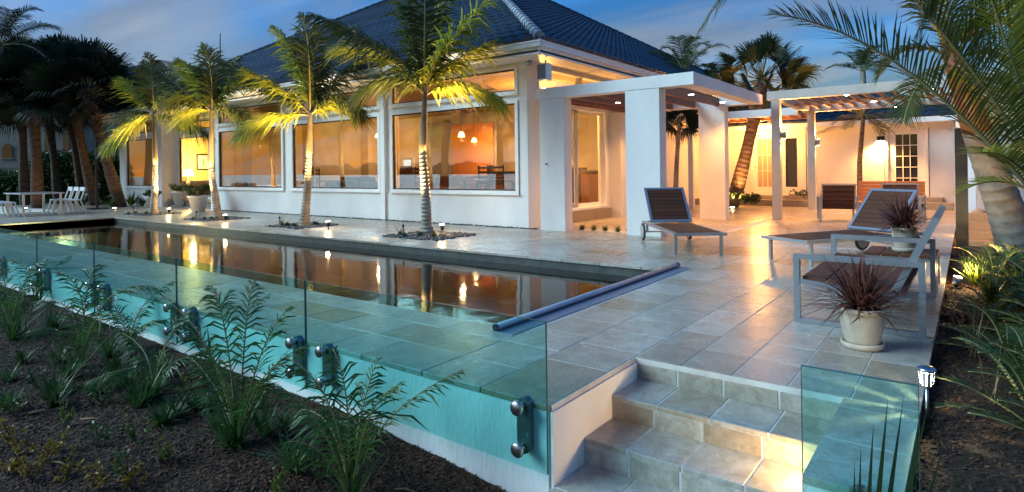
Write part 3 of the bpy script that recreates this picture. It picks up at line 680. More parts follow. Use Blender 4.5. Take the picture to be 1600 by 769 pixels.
ichair(-10.6,13.2,.5,'dark slat back chair at the near side of the dining table'); ichair(-11.9,14.4,3.3,'dark slat back chair at the counter side of the dining table'); ichair(-14.5,14.2,2.9,'dark slat back chair behind the middle window'); ichair(-19.2,13.6,2.2,'dark slat back chair behind the left picture window')
slab_table(-12.2,-10.2,13.5,14.3,1.02,m_idark,'dining_table','dark dining table behind the corner window','table'); slab_table(-19.8,-17.9,13.3,14.2,1.0,m_idark,'dining_table','dark table behind the left picture window','table')
def sofa(x0,x1,y0,y1,mat,label):
    t = thing('sofa',label,'sofa',((x0+x1)/2,(y0+y1)/2,.3))
    MB().bbox(x0,x1,y0,y1,.36,.72,.04).build('seat', mat, t); MB().bbox(x0,x1,y1-.25,y1,.7205,1.12,.05).build('backrest', mat, t)
    for a in (x0-.18,x1+.001): MB().bbox(a,a+.179,y0,y1,.36,.90,.04).build('armrest', mat, t)
    for a in (x0+.05,x1-.05):
        for b in (y0+.06,y1-.06): MB().box(a-.03,a+.03,b-.03,b+.03,.3,.3595).build('leg', m_idark, t)
q0 = at(300,287,X=-26.3); t = thing('sofa','dark low sofa under the framed picture in the yellow room','sofa',(-26.4,q0.y+.2,.3))
ya, yb = q0.y-.2, 15.3
MB().bbox(-26.85,-26.0,ya,yb,.36,.70,.04).build('seat', m_idark, t); MB().bbox(-26.88,-26.62,ya,yb,.7005,1.02,.05).build('backrest', m_idark, t)
for y in (ya-.16,yb+.001): MB().bbox(-26.85,-26.0,y,y+.159,.36,.86,.04).build('armrest', m_idark, t)
for x in (-26.8,-26.05):
    for y in (ya+.06,yb-.06): MB().box(x-.03,x+.03,y-.03,y+.03,.301,.3595).build('leg', m_idark, t)
sofa(-16.0,-14.2,15.6,16.5,m_ibrown,'brown sofa behind the middle picture window')
for k,(x0,x1,y0,h,lab) in enumerate(((-21.3,-18.2,17.9,1.25,'long dark low cabinet behind the left picture window'),(-17.0,-14.6,17.9,1.1,'long dark low cabinet behind the middle picture window'),(-14.2,-13.0,17.8,2.3,'tall dark bookcase behind the middle picture window'))):
    t = thing('cabinet',lab,'cabinet',((x0+x1)/2,y0,.3)); MB().bbox(x0,x1,y0,y0+.45,.301,h,.01).build('carcass', m_idark, t)
    n_ = 4 if h < 2 else 2
    for i in range(n_): MB().box(x0+.02+i*(x1-x0)/n_,x0+(i+1)*(x1-x0)/n_-.02,y0-.018,y0-.0005,.36,h-.04).build('door', m_ibrown, t)
sofa(-20.9,-18.9,15.0,15.9,m_idark,'dark sofa facing away behind the left picture window')
def framed(px0,py0,px1,py1,Y,label,inner):
    a = at(px0,py1,Y=Y); b = at(px1,py0,Y=Y); t = thing('framed_picture',label,'picture',((a.x+b.x)/2,Y,a.z))
    MB().box(a.x,b.x,Y-.035,Y-.002,a.z,b.z).build('frame', m_idark, t); w_=(b.x-a.x); MB().box(a.x+.05*w_,b.x-.05*w_,Y-.040,Y-.0355,a.z+.06,b.z-.06).build('mat_board', m_mat, t); MB().box(a.x+.22*w_,b.x-.22*w_,Y-.044,Y-.0405,a.z+.22,b.z-.22).build('print', inner, t)
a = at(307,266,X=-26.89); b = at(327,241,X=-26.89); fp = thing('framed_picture','framed red print on the yellow sitting room wall','picture',(-26.88,(a.y+b.y)/2,a.z))
MB().box(-26.898,-26.865,a.y,b.y,a.z,b.z).build('frame', m_idark, fp); MB().box(-26.8645,-26.860,a.y+.06,b.y-.06,a.z+.06,b.z-.06).build('mat_board', m_mat, fp); MB().box(-26.8595,-26.856,a.y+.25,b.y-.25,a.z+.22,b.z-.22).build('print', m_orange, fp)
framed(519,229,537,262,IB,'tall framed grey picture behind the middle window',m_igrey)
tv = thing('television','small pale television on a stand behind the corner window','television',at(635,272,Y=15.2))
a = at(629,262,Y=15.2); b = at(644,247,Y=15.2)
MB().bbox(a.x,b.x,15.2,15.35,a.z,b.z,.01).build('body', m_white, tv); MB().box(a.x+.06,b.x-.06,15.192,15.1995,a.z+.06,b.z-.06).build('screen', m_screen, tv)
a2 = at(627,300,Y=15.2); MB().bbox(a.x-.15,b.x+.15,15.1,15.7,.301,a.z-.002,.01).build('stand', m_ibrown, tv)
lp = at(294,270,X=-26.35); LY = lp.y; t = thing('table_lamp','glowing table lamp beside the dark sofa','lamp',(lp.x,LY,.30))
slt = MB().lathe((lp.x,LY,.301),[(.22,0),(.22,.02),(.03,.04),(.03,.50),(.22,.52),(.22,.55)],16).build('side_table', m_ibrown, t); MB().lathe((lp.x,LY,.852),[(.07,0),(.09,.12),(.03,.25),(.02,.4)],14).build('lamp_base', m_white, t, True); MB().lathe((lp.x,LY,1.23),[(.22,0),(.14,.28)],18).build('lamp_shade', m_shade, t, True)
light('table_lamp_bulb','POINT',(lp.x+.35,LY,1.75),75,(1,.70,.26),t,.1)
# hall seen through the sliding door
sb = thing('sideboard','tall dark sideboard in the hall behind the sliding door','sideboard',(-9.7,15.7,.3)); MB().bbox(-10.3,-9.2,15.4,15.9,.301,1.35,.01).build('carcass', m_ibrown, sb); MB().box(-10.25,-9.76,15.385,15.399,.36,1.3).build('door', m_idark, sb); MB().box(-9.74,-9.25,15.385,15.399,.36,1.3).build('door', m_idark, sb)
vz = MB().lathe((-9.6,15.6,1.352),[(.05,0),(.10,.10),(.06,.22),(.04,.26)],14).build('vase', m_white, None, True); tag(vz,'rounded pale vase standing on the hall sideboard','vase')
light('hall_lamp','POINT',(-9.4,13.6,2.9),150,(1,.50,.12),house,.2)

# ================================================================== PORTAL PERGOLA AT THE HOUSE CORNER
po = thing('portal_pergola','thick white stucco portal joined to the house corner beside the sliding door','pergola',(-5.7,12.9,0))
PB, PT = 2.82, 3.05
MB().bbox(-7.46,-3.95,10.70,11.02,PB,PT,.008).build('front_beam', m_stucco, po); MB().bbox(-4.25,-3.951,11.021,15.0,PB+.001,PT-.001,.008).build('side_beam', m_stucco, po); MB().bbox(-7.38,-3.953,15.001,15.30,PB,PT,.008).build('back_beam', m_stucco, po)
for x0,x1,y0,y1 in ((-7.37,-6.74,10.71,11.01),(-5.33,-4.62,10.71,11.01),(-5.42,-4.77,14.98,15.28)): MB().bbox(x0,x1,y0,y1,-.004,PB-.001,.006).build('pillar', m_stucco, po)
for x in (-4.95,-5.55,-6.15,-6.75,-7.2): MB().box(x-.045,x+.045,11.021,15.0,PB+.005,PT-.03).build('rafter', m_rafter, po)
MB().box(-7.45,-7.38,11.021,15.0,PB+.003,PT-.003).build('ledger', m_rafter, po)
sw = thing('switch_plate','small white switch plate on the portal pillar','switch',(-7.2,10.70,1.35)); q = at(853.5,257,Y=10.70); MB().bbox(q.x-.04,q.x+.04,10.70,10.709,q.z-.06,q.z+.06,.003).build('plate', m_white, sw); MB().box(q.x-.025,q.x+.025,10.694,10.6995,q.z-.012,q.z+.022).build('rocker', m_dark, sw)
IK = 1.05
for x,y in ((-4.6,12.3),(-4.6,14.3)): downlight(x,y,PB+.02,46,'small round downlight under the portal roof')
for x,y in ((-6.45,12.6),(-6.45,14.2)): downlight(x,y,PB+.02,46,'small round downlight above the sliding door step')
# speaker and camera under the eaves
q = at(851,112,Y=10.62); sp_ = thing('outdoor_speaker','white box speaker hanging under the roof corner','speaker',q)
MB().bbox(q.x-.13,q.x+.13,10.50,10.72,q.z-.19,q.z+.17,.02).build('cabinet', m_white, sp_); MB().bbox(q.x-.10,q.x+.10,10.485,10.4995,q.z-.16,q.z+.14,.004).build('grille', m_slate, sp_); MB().beam((q.x,10.66,q.z+.1701),(q.x-.1,10.80,q.z+.28),.04,.04).build('bracket', m_white, sp_)
q = at(827,98,Y=10.78); sc_ = thing('security_light','small silver floodlight on the corner wall under the eaves','floodlight',q); MB().lathe(q-Vector((0,0,.05)),[(.03,0),(.07,.02),(.07,.07),(.03,.10)],14).build('head', m_steel, sc_, True); MB().tube([q+Vector((0,0,.04)),q+Vector((0,.05,.09))],.015,8).build('arm', m_steel, sc_)

# ================================================================== SLATTED PERGOLA OVER THE LOUNGE
pg = thing('slat_pergola','white framed pergola with exposed wooden slats over the lounge seats','pergola',(-1.3,17.6,0))
B0, B1 = 2.93, 3.14
MB().bbox(-3.92,1.9,15.56,15.76,B0,B1,.006).build('beam', m_perg, pg); MB().bbox(-3.92,1.9,19.56,19.76,B0-.02,B1-.04,.006).build('beam', m_perg, pg); MB().bbox(-3.91,-3.72,15.761,19.559,B0+.002,B1-.01,.006).build('beam', m_perg, pg); MB().bbox(-3.719,1.9,17.6,17.72,B0+.0,B0+.07,.004).build('beam', m_joist, pg)
n=0
x = -3.5
while x < 1.8: MB().box(x,x+.05,15.761,19.559,B0+.0705,B1-.03).build('slat', m_joist, pg); x += .30
for x0,y0 in ((-3.83,15.575),(-3.80,19.575),(1.45,15.575),(1.45,19.575)): MB().bbox(x0,x0+.20,y0,y0+.17,-.004,B0-.021,.005).build('post', m_perg, pg)
# link pergola running behind the portal
lk = thing('link_pergola','low wood slatted walkway cover between the portal and the guest rooms','pergola',(-6,19.9,0))
MB().bbox(-9.5,-3.93,18.9,19.05,2.80,3.02,.006).build('beam', m_trim, lk); MB().bbox(-9.5,-3.93,20.6,20.75,2.80,3.02,.006).build('beam', m_joist, lk)
x = -9.3
while x < -4.1: MB().box(x,x+.05,19.051,20.599,2.86,2.98).build('slat', m_joist, lk); x += .32
for x0 in (-9.4,-7.2): MB().bbox(x0,x0+.16,18.9,19.05,-.004,2.799,.005).build('post', m_trim, lk)
def post_sconce(x, y, z, label):
    t = thing('post_sconce', label, 'wall light', (x,y,z), group='up and down lights on the pergola posts')
    MB().box(x-.0,x+.03,y-.03,y+.03,z-.05,z+.05).build('back_plate', m_steel, t); MB().lathe((x+.075,y,z-.09),[(.042,0),(.045,.01),(.045,.17),(.042,.18)],14).build('canister', m_steel, t, True)
    MB().lathe((x+.075,y,z-.093),[(.034,0),(.034,.0025)],12).build('lens', m_downl, t); MB().lathe((x+.075,y,z+.0905),[(.034,0),(.034,.0025)],12).build('lens', m_downl, t)
    light('sconce_up','SPOT',(x+.075,y,z+.12),95,WARM,t,.03,(x+.4,y,z+1.5),120,.6); light('sconce_down','SPOT',(x+.075,y,z-.12),36,WARM,t,.03,(x+.055,y,z-3),60,.6)
post_sconce(-3.629,15.66,2.06,'small steel up and down light on the front pergola post'); post_sconce(-3.599,19.66,2.0,'small steel up and down light on the rear pergola post')
for px in (1355,1378): 
    q = at(px,152 if px<1370 else 166,z=B0-.005); downlight(q.x,17.66,B0+.0,70,'small round downlight fixed under the pergola slats')
downlight(-2.2,15.66,B0,34,'small round downlight fixed under the front pergola beam'); downlight(-.6,15.66,B0,34,'small round downlight fixed under the front pergola beam'); downlight(-1.6,19.66,B0-.02,80,'small round downlight fixed under the rear pergola beam')

# ================================================================== GUEST HOUSE
GY = 22.0; GF = .34
gh = thing('guest_house','low cream guest wing with french doors and dark tiled roof behind the pergola','house',(-5,25,0))
def gwall(x0,x1,z0,z1,y0=GY,y1=GY+.25,name='wall',mat=None,parent=None): return MB().box(x0,x1,y0,y1,z0,z1).build(name, mat or m_stucco, parent or gh)
doors = [(-6.02,-5.22),(-5.20,-4.40),(-1.98,-1.02)]
gwall(-14,-6.12,-.1,2.62); gwall(-4.30,-2.08,-.1,2.62); gwall(-.92,-.30,-.1,2.62); gwall(-6.12,-4.30,2.50,2.62); gwall(-2.08,-.92,2.42,2.62); gwall(-6.12,-4.30,-.1,GF); gwall(-2.08,-.92,-.1,GF)
gwall(-.55,-.30,-.1,2.62,GY+.251,27); gwall(-14,-13.75,-.1,2.62,GY+.251,27); gwall(-14,-.3,-.1,2.62,27.0,27.25)
MB().box(-.301,9,20.6,20.8,-.3,2.35).build('garden_wall', m_stucco, gh)
def french(x0,x1,z0,z1,nx,nz,label,mat,split=None,gx0=.14,gz0=.16):
    fr = MB().box(x0-.08,x0,GY-.03,GY+.15,z0,z1+.08).box(x1,x1+.08,GY-.03,GY+.15,z0,z1+.08).box(x0,x1,GY-.03,GY+.15,z1,z1+.08)
    d = MB(); a,b,c,e = x0+gx0,x1-gx0,z0+gz0+.1,z1-gz0
    d.box(x0,a,GY+.03,GY+.075,z0,z1-.001).box(b,x1,GY+.03,GY+.075,z0,z1-.001).box(a,b,GY+.03,GY+.075,z0,c).box(a,b,GY+.03,GY+.075,e,z1-.001)
    dr = d.build('door', m_trim, gh); fr.build('door_frame', m_trim, dr)
    mw = .022
    for i in range(nx):
        for j in range(nz):
            u0 = a+(b-a)*i/nx+(mw/2 if i else 0); u1 = a+(b-a)*(i+1)/nx-(mw/2 if i < nx-1 else 0); w0 = c+(e-c)*j/nz+(mw/2 if j else 0); w1 = c+(e-c)*(j+1)/nz-(mw/2 if j < nz-1 else 0)
            MB().box(u0,u1,GY+.048,GY+.054,w0,w1).build('pane', mat, dr)
    for i in range(1,nx): MB().box(a+(b-a)*i/nx-mw/2,a+(b-a)*i/nx+mw/2,GY+.035,GY+.07,c,e).build('glazing_bar', m_trim, dr)
    for j in range(1,nz): MB().box(a,b,GY+.036,GY+.069,c+(e-c)*j/nz-mw/2,c+(e-c)*j/nz+mw/2).build('glazing_bar', m_trim, dr)
    hx = x0+.06; MB().tube([(hx,GY+.03,z0+.95),(hx,GY-.02,z0+.95)],.02,10).build('handle', m_steel, dr)
m_lattice = pbr('frosted_pane', (.42,.34,.24), .5, spec=.3)
french(-6.02,-5.25,GF,2.42,3,3,'',m_lattice); french(-5.17,-4.40,GF,2.42,1,1,'',m_darkglass,gx0=.20); french(-1.98,-1.02,GF,2.36,3,5,'',m_darkglass,gx0=.20,gz0=.12)
GE = 2.70
groof = MB().poly([(-14.5,21.55,GE),(.15,21.55,GE),(-2.9,24.6,GE+1.37),(-14.5,24.6,GE+1.37)]).poly([(.15,21.55,GE),(.15,27.65,GE),(-2.9,24.6,GE+1.37)]).poly([(-14.5,24.6,GE+1.37),(-2.9,24.6,GE+1.37),(.15,27.65,GE),(-14.5,27.65,GE)]).build('roof', m_roof, gh)
roof_tiles((-14.5,21.5,GE+.03),(1,0,0),(0,1,0),lambda d:0,lambda d:14.65-d,3.05,.45).build('roof_tiles', m_roof, groof, True, 'stuff')
MB().box(-14.5,.12,21.50,21.56,GE-.13,GE+.02).build('gutter', m_trim, gh); MB().box(-14.5,.10,21.561,22.05,GE-.11,GE-.06).build('soffit', m_trim, gh)
MB().tube([(-4.25,21.53,GE-.1),(-4.22,21.75,GE-.25),(-4.2,21.95,GE-.35),(-4.2,21.95,GF)],.04,8).build('downpipe', m_trim, gh)
MB().box(-14,-.3,20.9,GY-.001,-.1,GF-.14).build('terrace_step', m_trav, gh); MB().box(-6.4,-4.0,21.4,GY-.002,GF-.1395,GF-.01).build('door_step', m_trav, gh); MB().box(-2.4,-.6,21.4,GY-.002,GF-.1395,GF-.01).build('door_step', m_trav, gh)
# wall light by the french door
q = at(1376,217,Y=GY-.08); ws = thing('wall_sconce','dark wall light glowing beside the fifteen pane door','wall light',q)
MB().bbox(q.x-.10,q.x+.10,GY-.11,GY-.002,q.z-.06,q.z+.08,.01).build('housing', m_dark, ws); MB().box(q.x-.08,q.x+.08,GY-.10,GY-.02,q.z-.064,q.z-.0602).build('lens', m_downl, ws)
light('sconce_lamp','SPOT',(q.x,GY-.16,q.z-.09),130,WARM,ws,.04,(q.x,GY+.15,0),140,.8)
light('eave_lamp','POINT',(-5.6,21.0,2.45),90,WARM,gh,.1); light('eave_lamp','POINT',(-9.5,19.8,2.5),140,WARM,gh,.1)
# neighbours beyond the left trees
nb = thing('neighbour_house','pale neighbouring house with an arched window beyond the palms','house',(-52,14,0))
c0 = at(-60,250,D=40); c1 = at(140,250,D=44)
def nbx(px0,px1,py0,py1,D,th,name,mat,par):
    a = at(px0,py1,D=D); b = at(px1,py0,D=D); d = (b-a); d.z=0; L = d.length; d.normalize(); n_ = Vector((-d.y,d.x,0))
    if n_.dot(FWD) < 0: n_ = -n_
    m = MB(); z0,z1=a.z,b.z
    for z in (z0,z1):
        for o_ in (a,a+d*L,a+d*L+n_*th,a+n_*th): m.v.append((o_.x,o_.y,z))
    m.f += [(0,3,2,1),(4,5,6,7),(0,1,5,4),(1,2,6,5),(2,3,7,6),(3,0,4,7)]
    return m.build(name,mat,par)
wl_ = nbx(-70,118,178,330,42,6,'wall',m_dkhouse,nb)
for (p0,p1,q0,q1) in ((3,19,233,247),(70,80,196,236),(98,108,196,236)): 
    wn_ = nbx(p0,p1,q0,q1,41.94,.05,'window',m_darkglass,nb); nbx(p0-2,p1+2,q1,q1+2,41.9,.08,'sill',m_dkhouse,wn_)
ac = at(11,233,D=41.9); m = MB(); pts=[ac+RGT*(.36*math.cos(t*PI/12))+Vector((0,0,.36*math.sin(t*PI/12))) for t in range(13)]; m.poly(pts); m.poly([p+FWD*.05 for p in reversed(pts)]); m.build('arched_light', m_darkglass, nb)
for i in range(12): 
    p0 = -4+i*4.2; nbx(p0,p0+1.6,262,276,40.5,.08,'baluster',m_dkhouse,nb)
nbx(-8,50,258,262,40.5,.12,'rail',m_dkhouse,nb)
rf = thing('neighbour_roof_house','dark roofed house rising behind the left wing','house',(-36,22,0))
A = at(176,112,D=33); Bp = at(248,93,D=36); Cc = at(345,110,D=33); Dd = at(345,175,D=31); E_ = at(150,175,D=31)
m = MB(); m.poly([E_,Dd,Cc,Bp,A]); bk = FWD*9
m.poly([A,Bp,Bp+bk]); m.poly([Bp,Cc,Cc+bk,Bp+bk]); m.build('roof', m_dkroof, rf)
m = MB(); b0 = E_; b1 = Dd
for z in (0,b0.z-.05):
    for o_ in (b0+FWD*.4,b1+FWD*.4,b1+FWD*7,b0+FWD*7): m.v.append((o_.x,o_.y,z))
m.f += [(0,3,2,1),(4,5,6,7),(0,1,5,4),(1,2,6,5),(2,3,7,6),(3,0,4,7)]; m.build('wall', m_dkhouse, rf)
nbx(157,176,196,300,29,.5,'side_wall',m_slate,rf)
for px,ph in ((343,52),(333,83)):
    b_ = at(px,108,D=28); t_ = at(px+1,ph,D=28); tag(MB().tube([b_-Vector((0,0,1.5)),t_],[.045,.02],6).build('antenna_mast', m_dark),'%s thin dark mast above the roof ridge' % ('taller' if px==343 else 'shorter'),'mast')
# ================================================================== FURNITURE
def lp(mb, name, mat, parent, smooth=False):          # part given in the thing's own coordinates
    me = mb.mesh(name); me.materials.append(mat)
    if smooth: me.polygons.foreach_set('use_smooth', [True]*len(me.polygons))
    o = bpy.data.objects.new(name, me); COL.objects.link(o); o.parent = parent; return o
def chaise(foot, ang, label):
    """x runs from the foot to the head, the foot edge at x = 0"""
    t = thing('chaise_lounge', label, 'chaise', (foot[0],foot[1],0), ang, 'wheeled wood and aluminium chaises')
    W, H, LN = .72, .33, 2.22
    for s in (-1,1): lp(MB().box(0,LN,s*W/2-.03,s*W/2+.03,H-.035,H+.008) if True else None,'side_rail',m_alu,t)
    lp(MB().box(0,.05,-W/2+.031,W/2-.031,H-.034,H+.007),'foot_rail',m_alu,t); lp(MB().box(LN-.05,LN,-W/2+.031,W/2-.031,H-.034,H+.007),'head_rail',m_alu,t)
    n = 15; L = 1.56/n
    for i in range(n): lp(MB().bbox(.055+i*L,.055+(i+1)*L-.007,-W/2+.032,W/2-.032,H-.012,H+.012,.003),'slat',m_wood,t)
    a = math.radians(48); hx, hz = 1.65, H+.03; BL = .77
    fr = MB()
    def bp(u): return (hx+u*math.cos(a), hz+u*math.sin(a))
    nx,nz = -math.sin(a), math.cos(a)
    for s in (-1,1): fr.beam((*[bp(0)[0]],s*(W/2-.022),bp(0)[1]),(bp(BL)[0],s*(W/2-.022),bp(BL)[1]),.044,.035,(nx,0,nz))
    for u in (.02,BL-.02): fr.beam((bp(u)[0],-W/2+.0445,bp(u)[1]),(bp(u)[0],W/2-.0445,bp(u)[1]),.04,.034,(nx,0,nz))
    bk = lp(fr,'back_frame',m_alu,t)
    n = 8; L = (BL-.09)/n
    for i in range(n):
        u = .045+(i+.5)*L; lp(MB().beam((bp(u)[0],-W/2+.045,bp(u)[1]),(bp(u)[0],W/2-.045,bp(u)[1]),L-.006,.02,(nx,0,nz)),'back_slat',m_wood,bk)
    lp(MB().beam((bp(.45)[0]+.03,0,bp(.45)[1]-.02),(2.12,0,H+.005),.03,.015),'prop_bar',m_alu,t)
    for s in (-1,1): lp(MB().box(.10,.14,s*(W/2-.02)-.02,s*(W/2-.02)+.02,0,H-.0355),'leg',m_alu,t)
    lp(MB().tube([(2.02,-W/2-.03,.155),(2.02,W/2+.03,.155)],.012,8),'axle',m_alu,t)
    for s in (-1,1):
        lp(MB().box(2.00,2.04,s*(W/2-.02)-.015,s*(W/2-.02)+.015,.168,H-.0355),'wheel_strut',m_alu,t)
        w_ = lp(MB().tube([(2.02,s*(W/2+.035),.155),(2.02,s*(W/2+.075),.155)],.118,28),'wheel',m_greyw,t); rm=MB(); pr=[]
        for k in range(25):
            an=2*PI*k/24; pr.append((2.02+.137*math.cos(an),s*(W/2+.055),.155+.137*math.sin(an)))
        lp(MB().tube(pr,.019,6,False),'tyre',m_black,w_,True)
    return t
chaise((-3.14,8.71), math.radians(127), 'wood slat chaise with raised back rolled up beside the white portal pillar')
chaise((-1.99,8.64), math.radians(59), 'wood slat chaise with raised back behind the low two seat bench')
# low two seat bench with open aluminium side frames, seen from its end
st = thing('lounge_settee','low aluminium framed settee with wooden seat slats behind the potted dracaena','settee',(-.7,6.3,0))
X0,X1,Y0,Y1,AH = -1.17,-.26,5.44,7.16,.572
for y in (Y0,Y1):
    MB().beam((X0+.022,y,.0),(X0+.022,y,AH-.0455),.045,.05,(0,1,0)).build('leg', m_alu, st); MB().beam((X1-.022,y,.0),(X1-.022,y,AH-.0455),.045,.05,(0,1,0)).build('leg', m_alu, st)
    MB().beam((X0,y,AH-.0225),(X1,y,AH-.0225),.05,.045).build('armrest', m_alu, st); MB().beam((X0+.046,y,.022),(X1-.046,y,.022),.05,.040).build('floor_rail', m_alu, st)
    MB().beam((X0+.046,y,.345),(X1-.10,y,.27),.035,.04).build('seat_rail', m_alu, st)
for i in range(4):
    u0 = X0+.06+i*.185; f = lambda x: .362-(x-X0-.05)*.089
    m = MB(); a0,a1 = u0,u0+.168; ys,ye = Y0+.03,Y1-.03
    m.v += [(a0,ys,f(a0)),(a1,ys,f(a1)),(a1,ye,f(a1)),(a0,ye,f(a0))]+[(a0,ys,f(a0)+.024),(a1,ys,f(a1)+.024),(a1,ye,f(a1)+.024),(a0,ye,f(a0)+.024)]
    m.f += [(0,3,2,1),(4,5,6,7),(0,1,5,4),(1,2,6,5),(2,3,7,6),(3,0,4,7)]; m.build('seat_slat', m_woody, st)
bx0,bz0,bx1,bz1 = -.47,.30,-.19,.90
bdir = Vector((bx1-bx0,0,bz1-bz0)).normalized(); bn = Vector((-bdir.z,0,bdir.x))
for y in (Y0+.055,Y1-.055): MB().beam((bx0,y,bz0),(bx1,y,bz1),.05,.05,(0,1,0)).build('back_post', m_alu, st)
MB().beam((bx1-.012,Y0+.0805,bz1-.026),(bx1-.012,Y1-.0805,bz1-.026),.045,.05,tuple(bn)).build('back_rail', m_alu, st)
for i in range(4):
    p = Vector((bx0,0,bz0))+bdir*(.10+i*.135); MB().beam((p.x,Y0+.081,p.z),(p.x,Y1-.081,p.z),.12,.02,tuple(bn)).build('back_slat', m_woody, st)
# low slatted side table just past the settee
ta = at(1345,399,z=.36); TX0, TX1, TY0, TY1 = ta.x, -.25, 7.36, 8.02
sdt = thing('slat_side_table','low slatted wooden side table between the settee and the chaise','side table',((TX0+TX1)/2,(TY0+TY1)/2,0))
for x in (TX0+.02,TX1-.02):
    for y in (TY0+.02,TY1-.02): MB().box(x-.018,x+.018,y-.018,y+.018,0,.3195).build('leg', m_alu, sdt)
MB().box(TX0,TX1,TY0,TY0+.04,.32,.352).build('rail', m_alu, sdt); MB().box(TX0,TX1,TY1-.04,TY1,.32,.352).build('rail', m_alu, sdt)
n = 4; L = (TX1-TX0)/n
for i in range(n): MB().bbox(TX0+i*L+.008,TX0+(i+1)*L-.008,TY0-.01,TY1+.01,.3525,.374,.003).build('slat', m_woody, sdt)
# armchairs under the pergola, backs turned to the pool
def armchair(x, y, rz, label):
    t = thing('lounge_armchair', label, 'armchair', (x,y,0), rz, 'wood backed armchairs under the pergola')
    W = .80
    for s in (-1,1):
        xx = s*(W/2-.025)
        for yy in (.03,.77): lp(MB().box(xx-.022,xx+.022,yy-.022,yy+.022,0,.5595),'leg',m_alu,t)
        lp(MB().box(xx-.024,xx+.024,.0,.80,.56,.60),'armrest',m_alu,t); lp(MB().box(xx-.02,xx+.02,.053,.747,.001,.035),'floor_rail',m_alu,t)
    lp(MB().bbox(-W/2+.05,W/2-.05,.16,.78,.30,.42,.02),'seat',m_wood,t)
    b = MB()
    for s in (-1,1): b.beam((s*(W/2-.065),.17,.30),(s*(W/2-.065),-.02,.87),.025,.03,(0,1,0))
    b.beam((-W/2+.05,-.024,.88),(W/2-.05,-.024,.88),.03,.025); fr = lp(b,'back_frame',m_alu,t)
    for i in range(5):
        k = (i+.5)/5; zz = .31+k*.55; yy = .166-.19*k; lp(MB().beam((-W/2+.08,yy,zz),(W/2-.08,yy,zz),.018,.106,(0,.3,1)),'back_slat',m_wood,fr)
armchair(-2.36,15.45,math.radians(14),'wood backed lounge armchair beside the front pergola post'); armchair(-1.22,15.95,math.radians(-4),'wood backed lounge armchair in front of the lit wooden bench')
bs = thing('wooden_bench','wide wooden slat bench glowing orange under the pergola lights','bench',(-1.5,17.9,0))
for i in range(6): MB().bbox(-2.28,-.84,17.9,17.93,.34+i*.093,.34+i*.093+.088,.003).build('back_slat', m_bench, bs)
for x in (-2.2,-.92):
    MB().box(x-.03,x+.03,17.9305,17.99,0,.88).build('leg', m_alu, bs); MB().box(x-.03,x+.03,17.3,17.36,0,.36).build('leg', m_alu, bs)
for i in range(4): MB().bbox(-2.28,-.84,17.28+i*.15,17.28+i*.15+.14,.3605,.385,.003).build('seat_slat', m_bench, bs)
# dining set on the far terrace
dt = thing('patio_table','slim metal dining table with stone top ringed by white chairs','table',(-25.3,6.4,0))
MB().bbox(-26.3,-24.35,5.85,7.05,.71,.745,.008).build('table_top', m_alu, dt)
for x in (-26.2,-24.45):
    for y in (5.95,6.95): MB().box(x-.03,x+.03,y-.03,y+.03,0,.709).build('leg', m_alu, dt)
dc = thing('patio_chair','','chair',(0,0,0),0,'white chairs round the patio table')
for s in (-1,1):
    lp(MB().beam((s*.21,.20,.44),(s*.24,.30,0),.04,.03,(1,0,0)),'leg',m_white,dc); lp(MB().beam((s*.21,-.20,.44),(s*.24,-.36,0),.04,.03,(1,0,0)),'leg',m_white,dc)
lp(MB().bbox(-.24,.24,-.23,.23,.44,.475,.012),'seat',m_white,dc)
bk = MB()
for s in (-1,1): bk.beam((s*.21,-.22,.476),(s*.20,-.34,.86),.035,.03,(1,0,0))
bk.beam((-.22,-.335,.83),(.22,-.335,.83),.03,.14); lp(bk,'backrest',m_white,dc)
spots = [(-24.75,5.55,0,'table end nearer the pool, glass side'),(-25.35,5.55,0,'middle of the table, glass side'),(-25.95,5.55,0,'far end of the table, glass side'),(-24.75,7.35,PI,'table end nearer the pool, house side'),(-25.35,7.35,PI,'middle of the table, house side'),(-25.95,7.35,PI,'far end of the table, house side')]
for i,(x,y,rz,w_) in enumerate(spots):
    o = dc if i == 0 else copy_tree(dc)
    o.location = (x,y,0); o.rotation_euler = (0,0,rz); o['label'] = 'white angular patio chair at the '+w_
pb = thing('parasol_post','dark folded parasol post on a flat base by the leaning palms','parasol',at(152,327,z=0)); q = at(152,327,z=0)
MB().lathe((q.x,q.y,.0),[(.38,0),(.38,.05),(.05,.07)],20).build('base_plate', m_dark, pb); MB().tube([(q.x,q.y,.071),(q.x,q.y,2.6)],.045,10).build('pole', m_dark, pb)

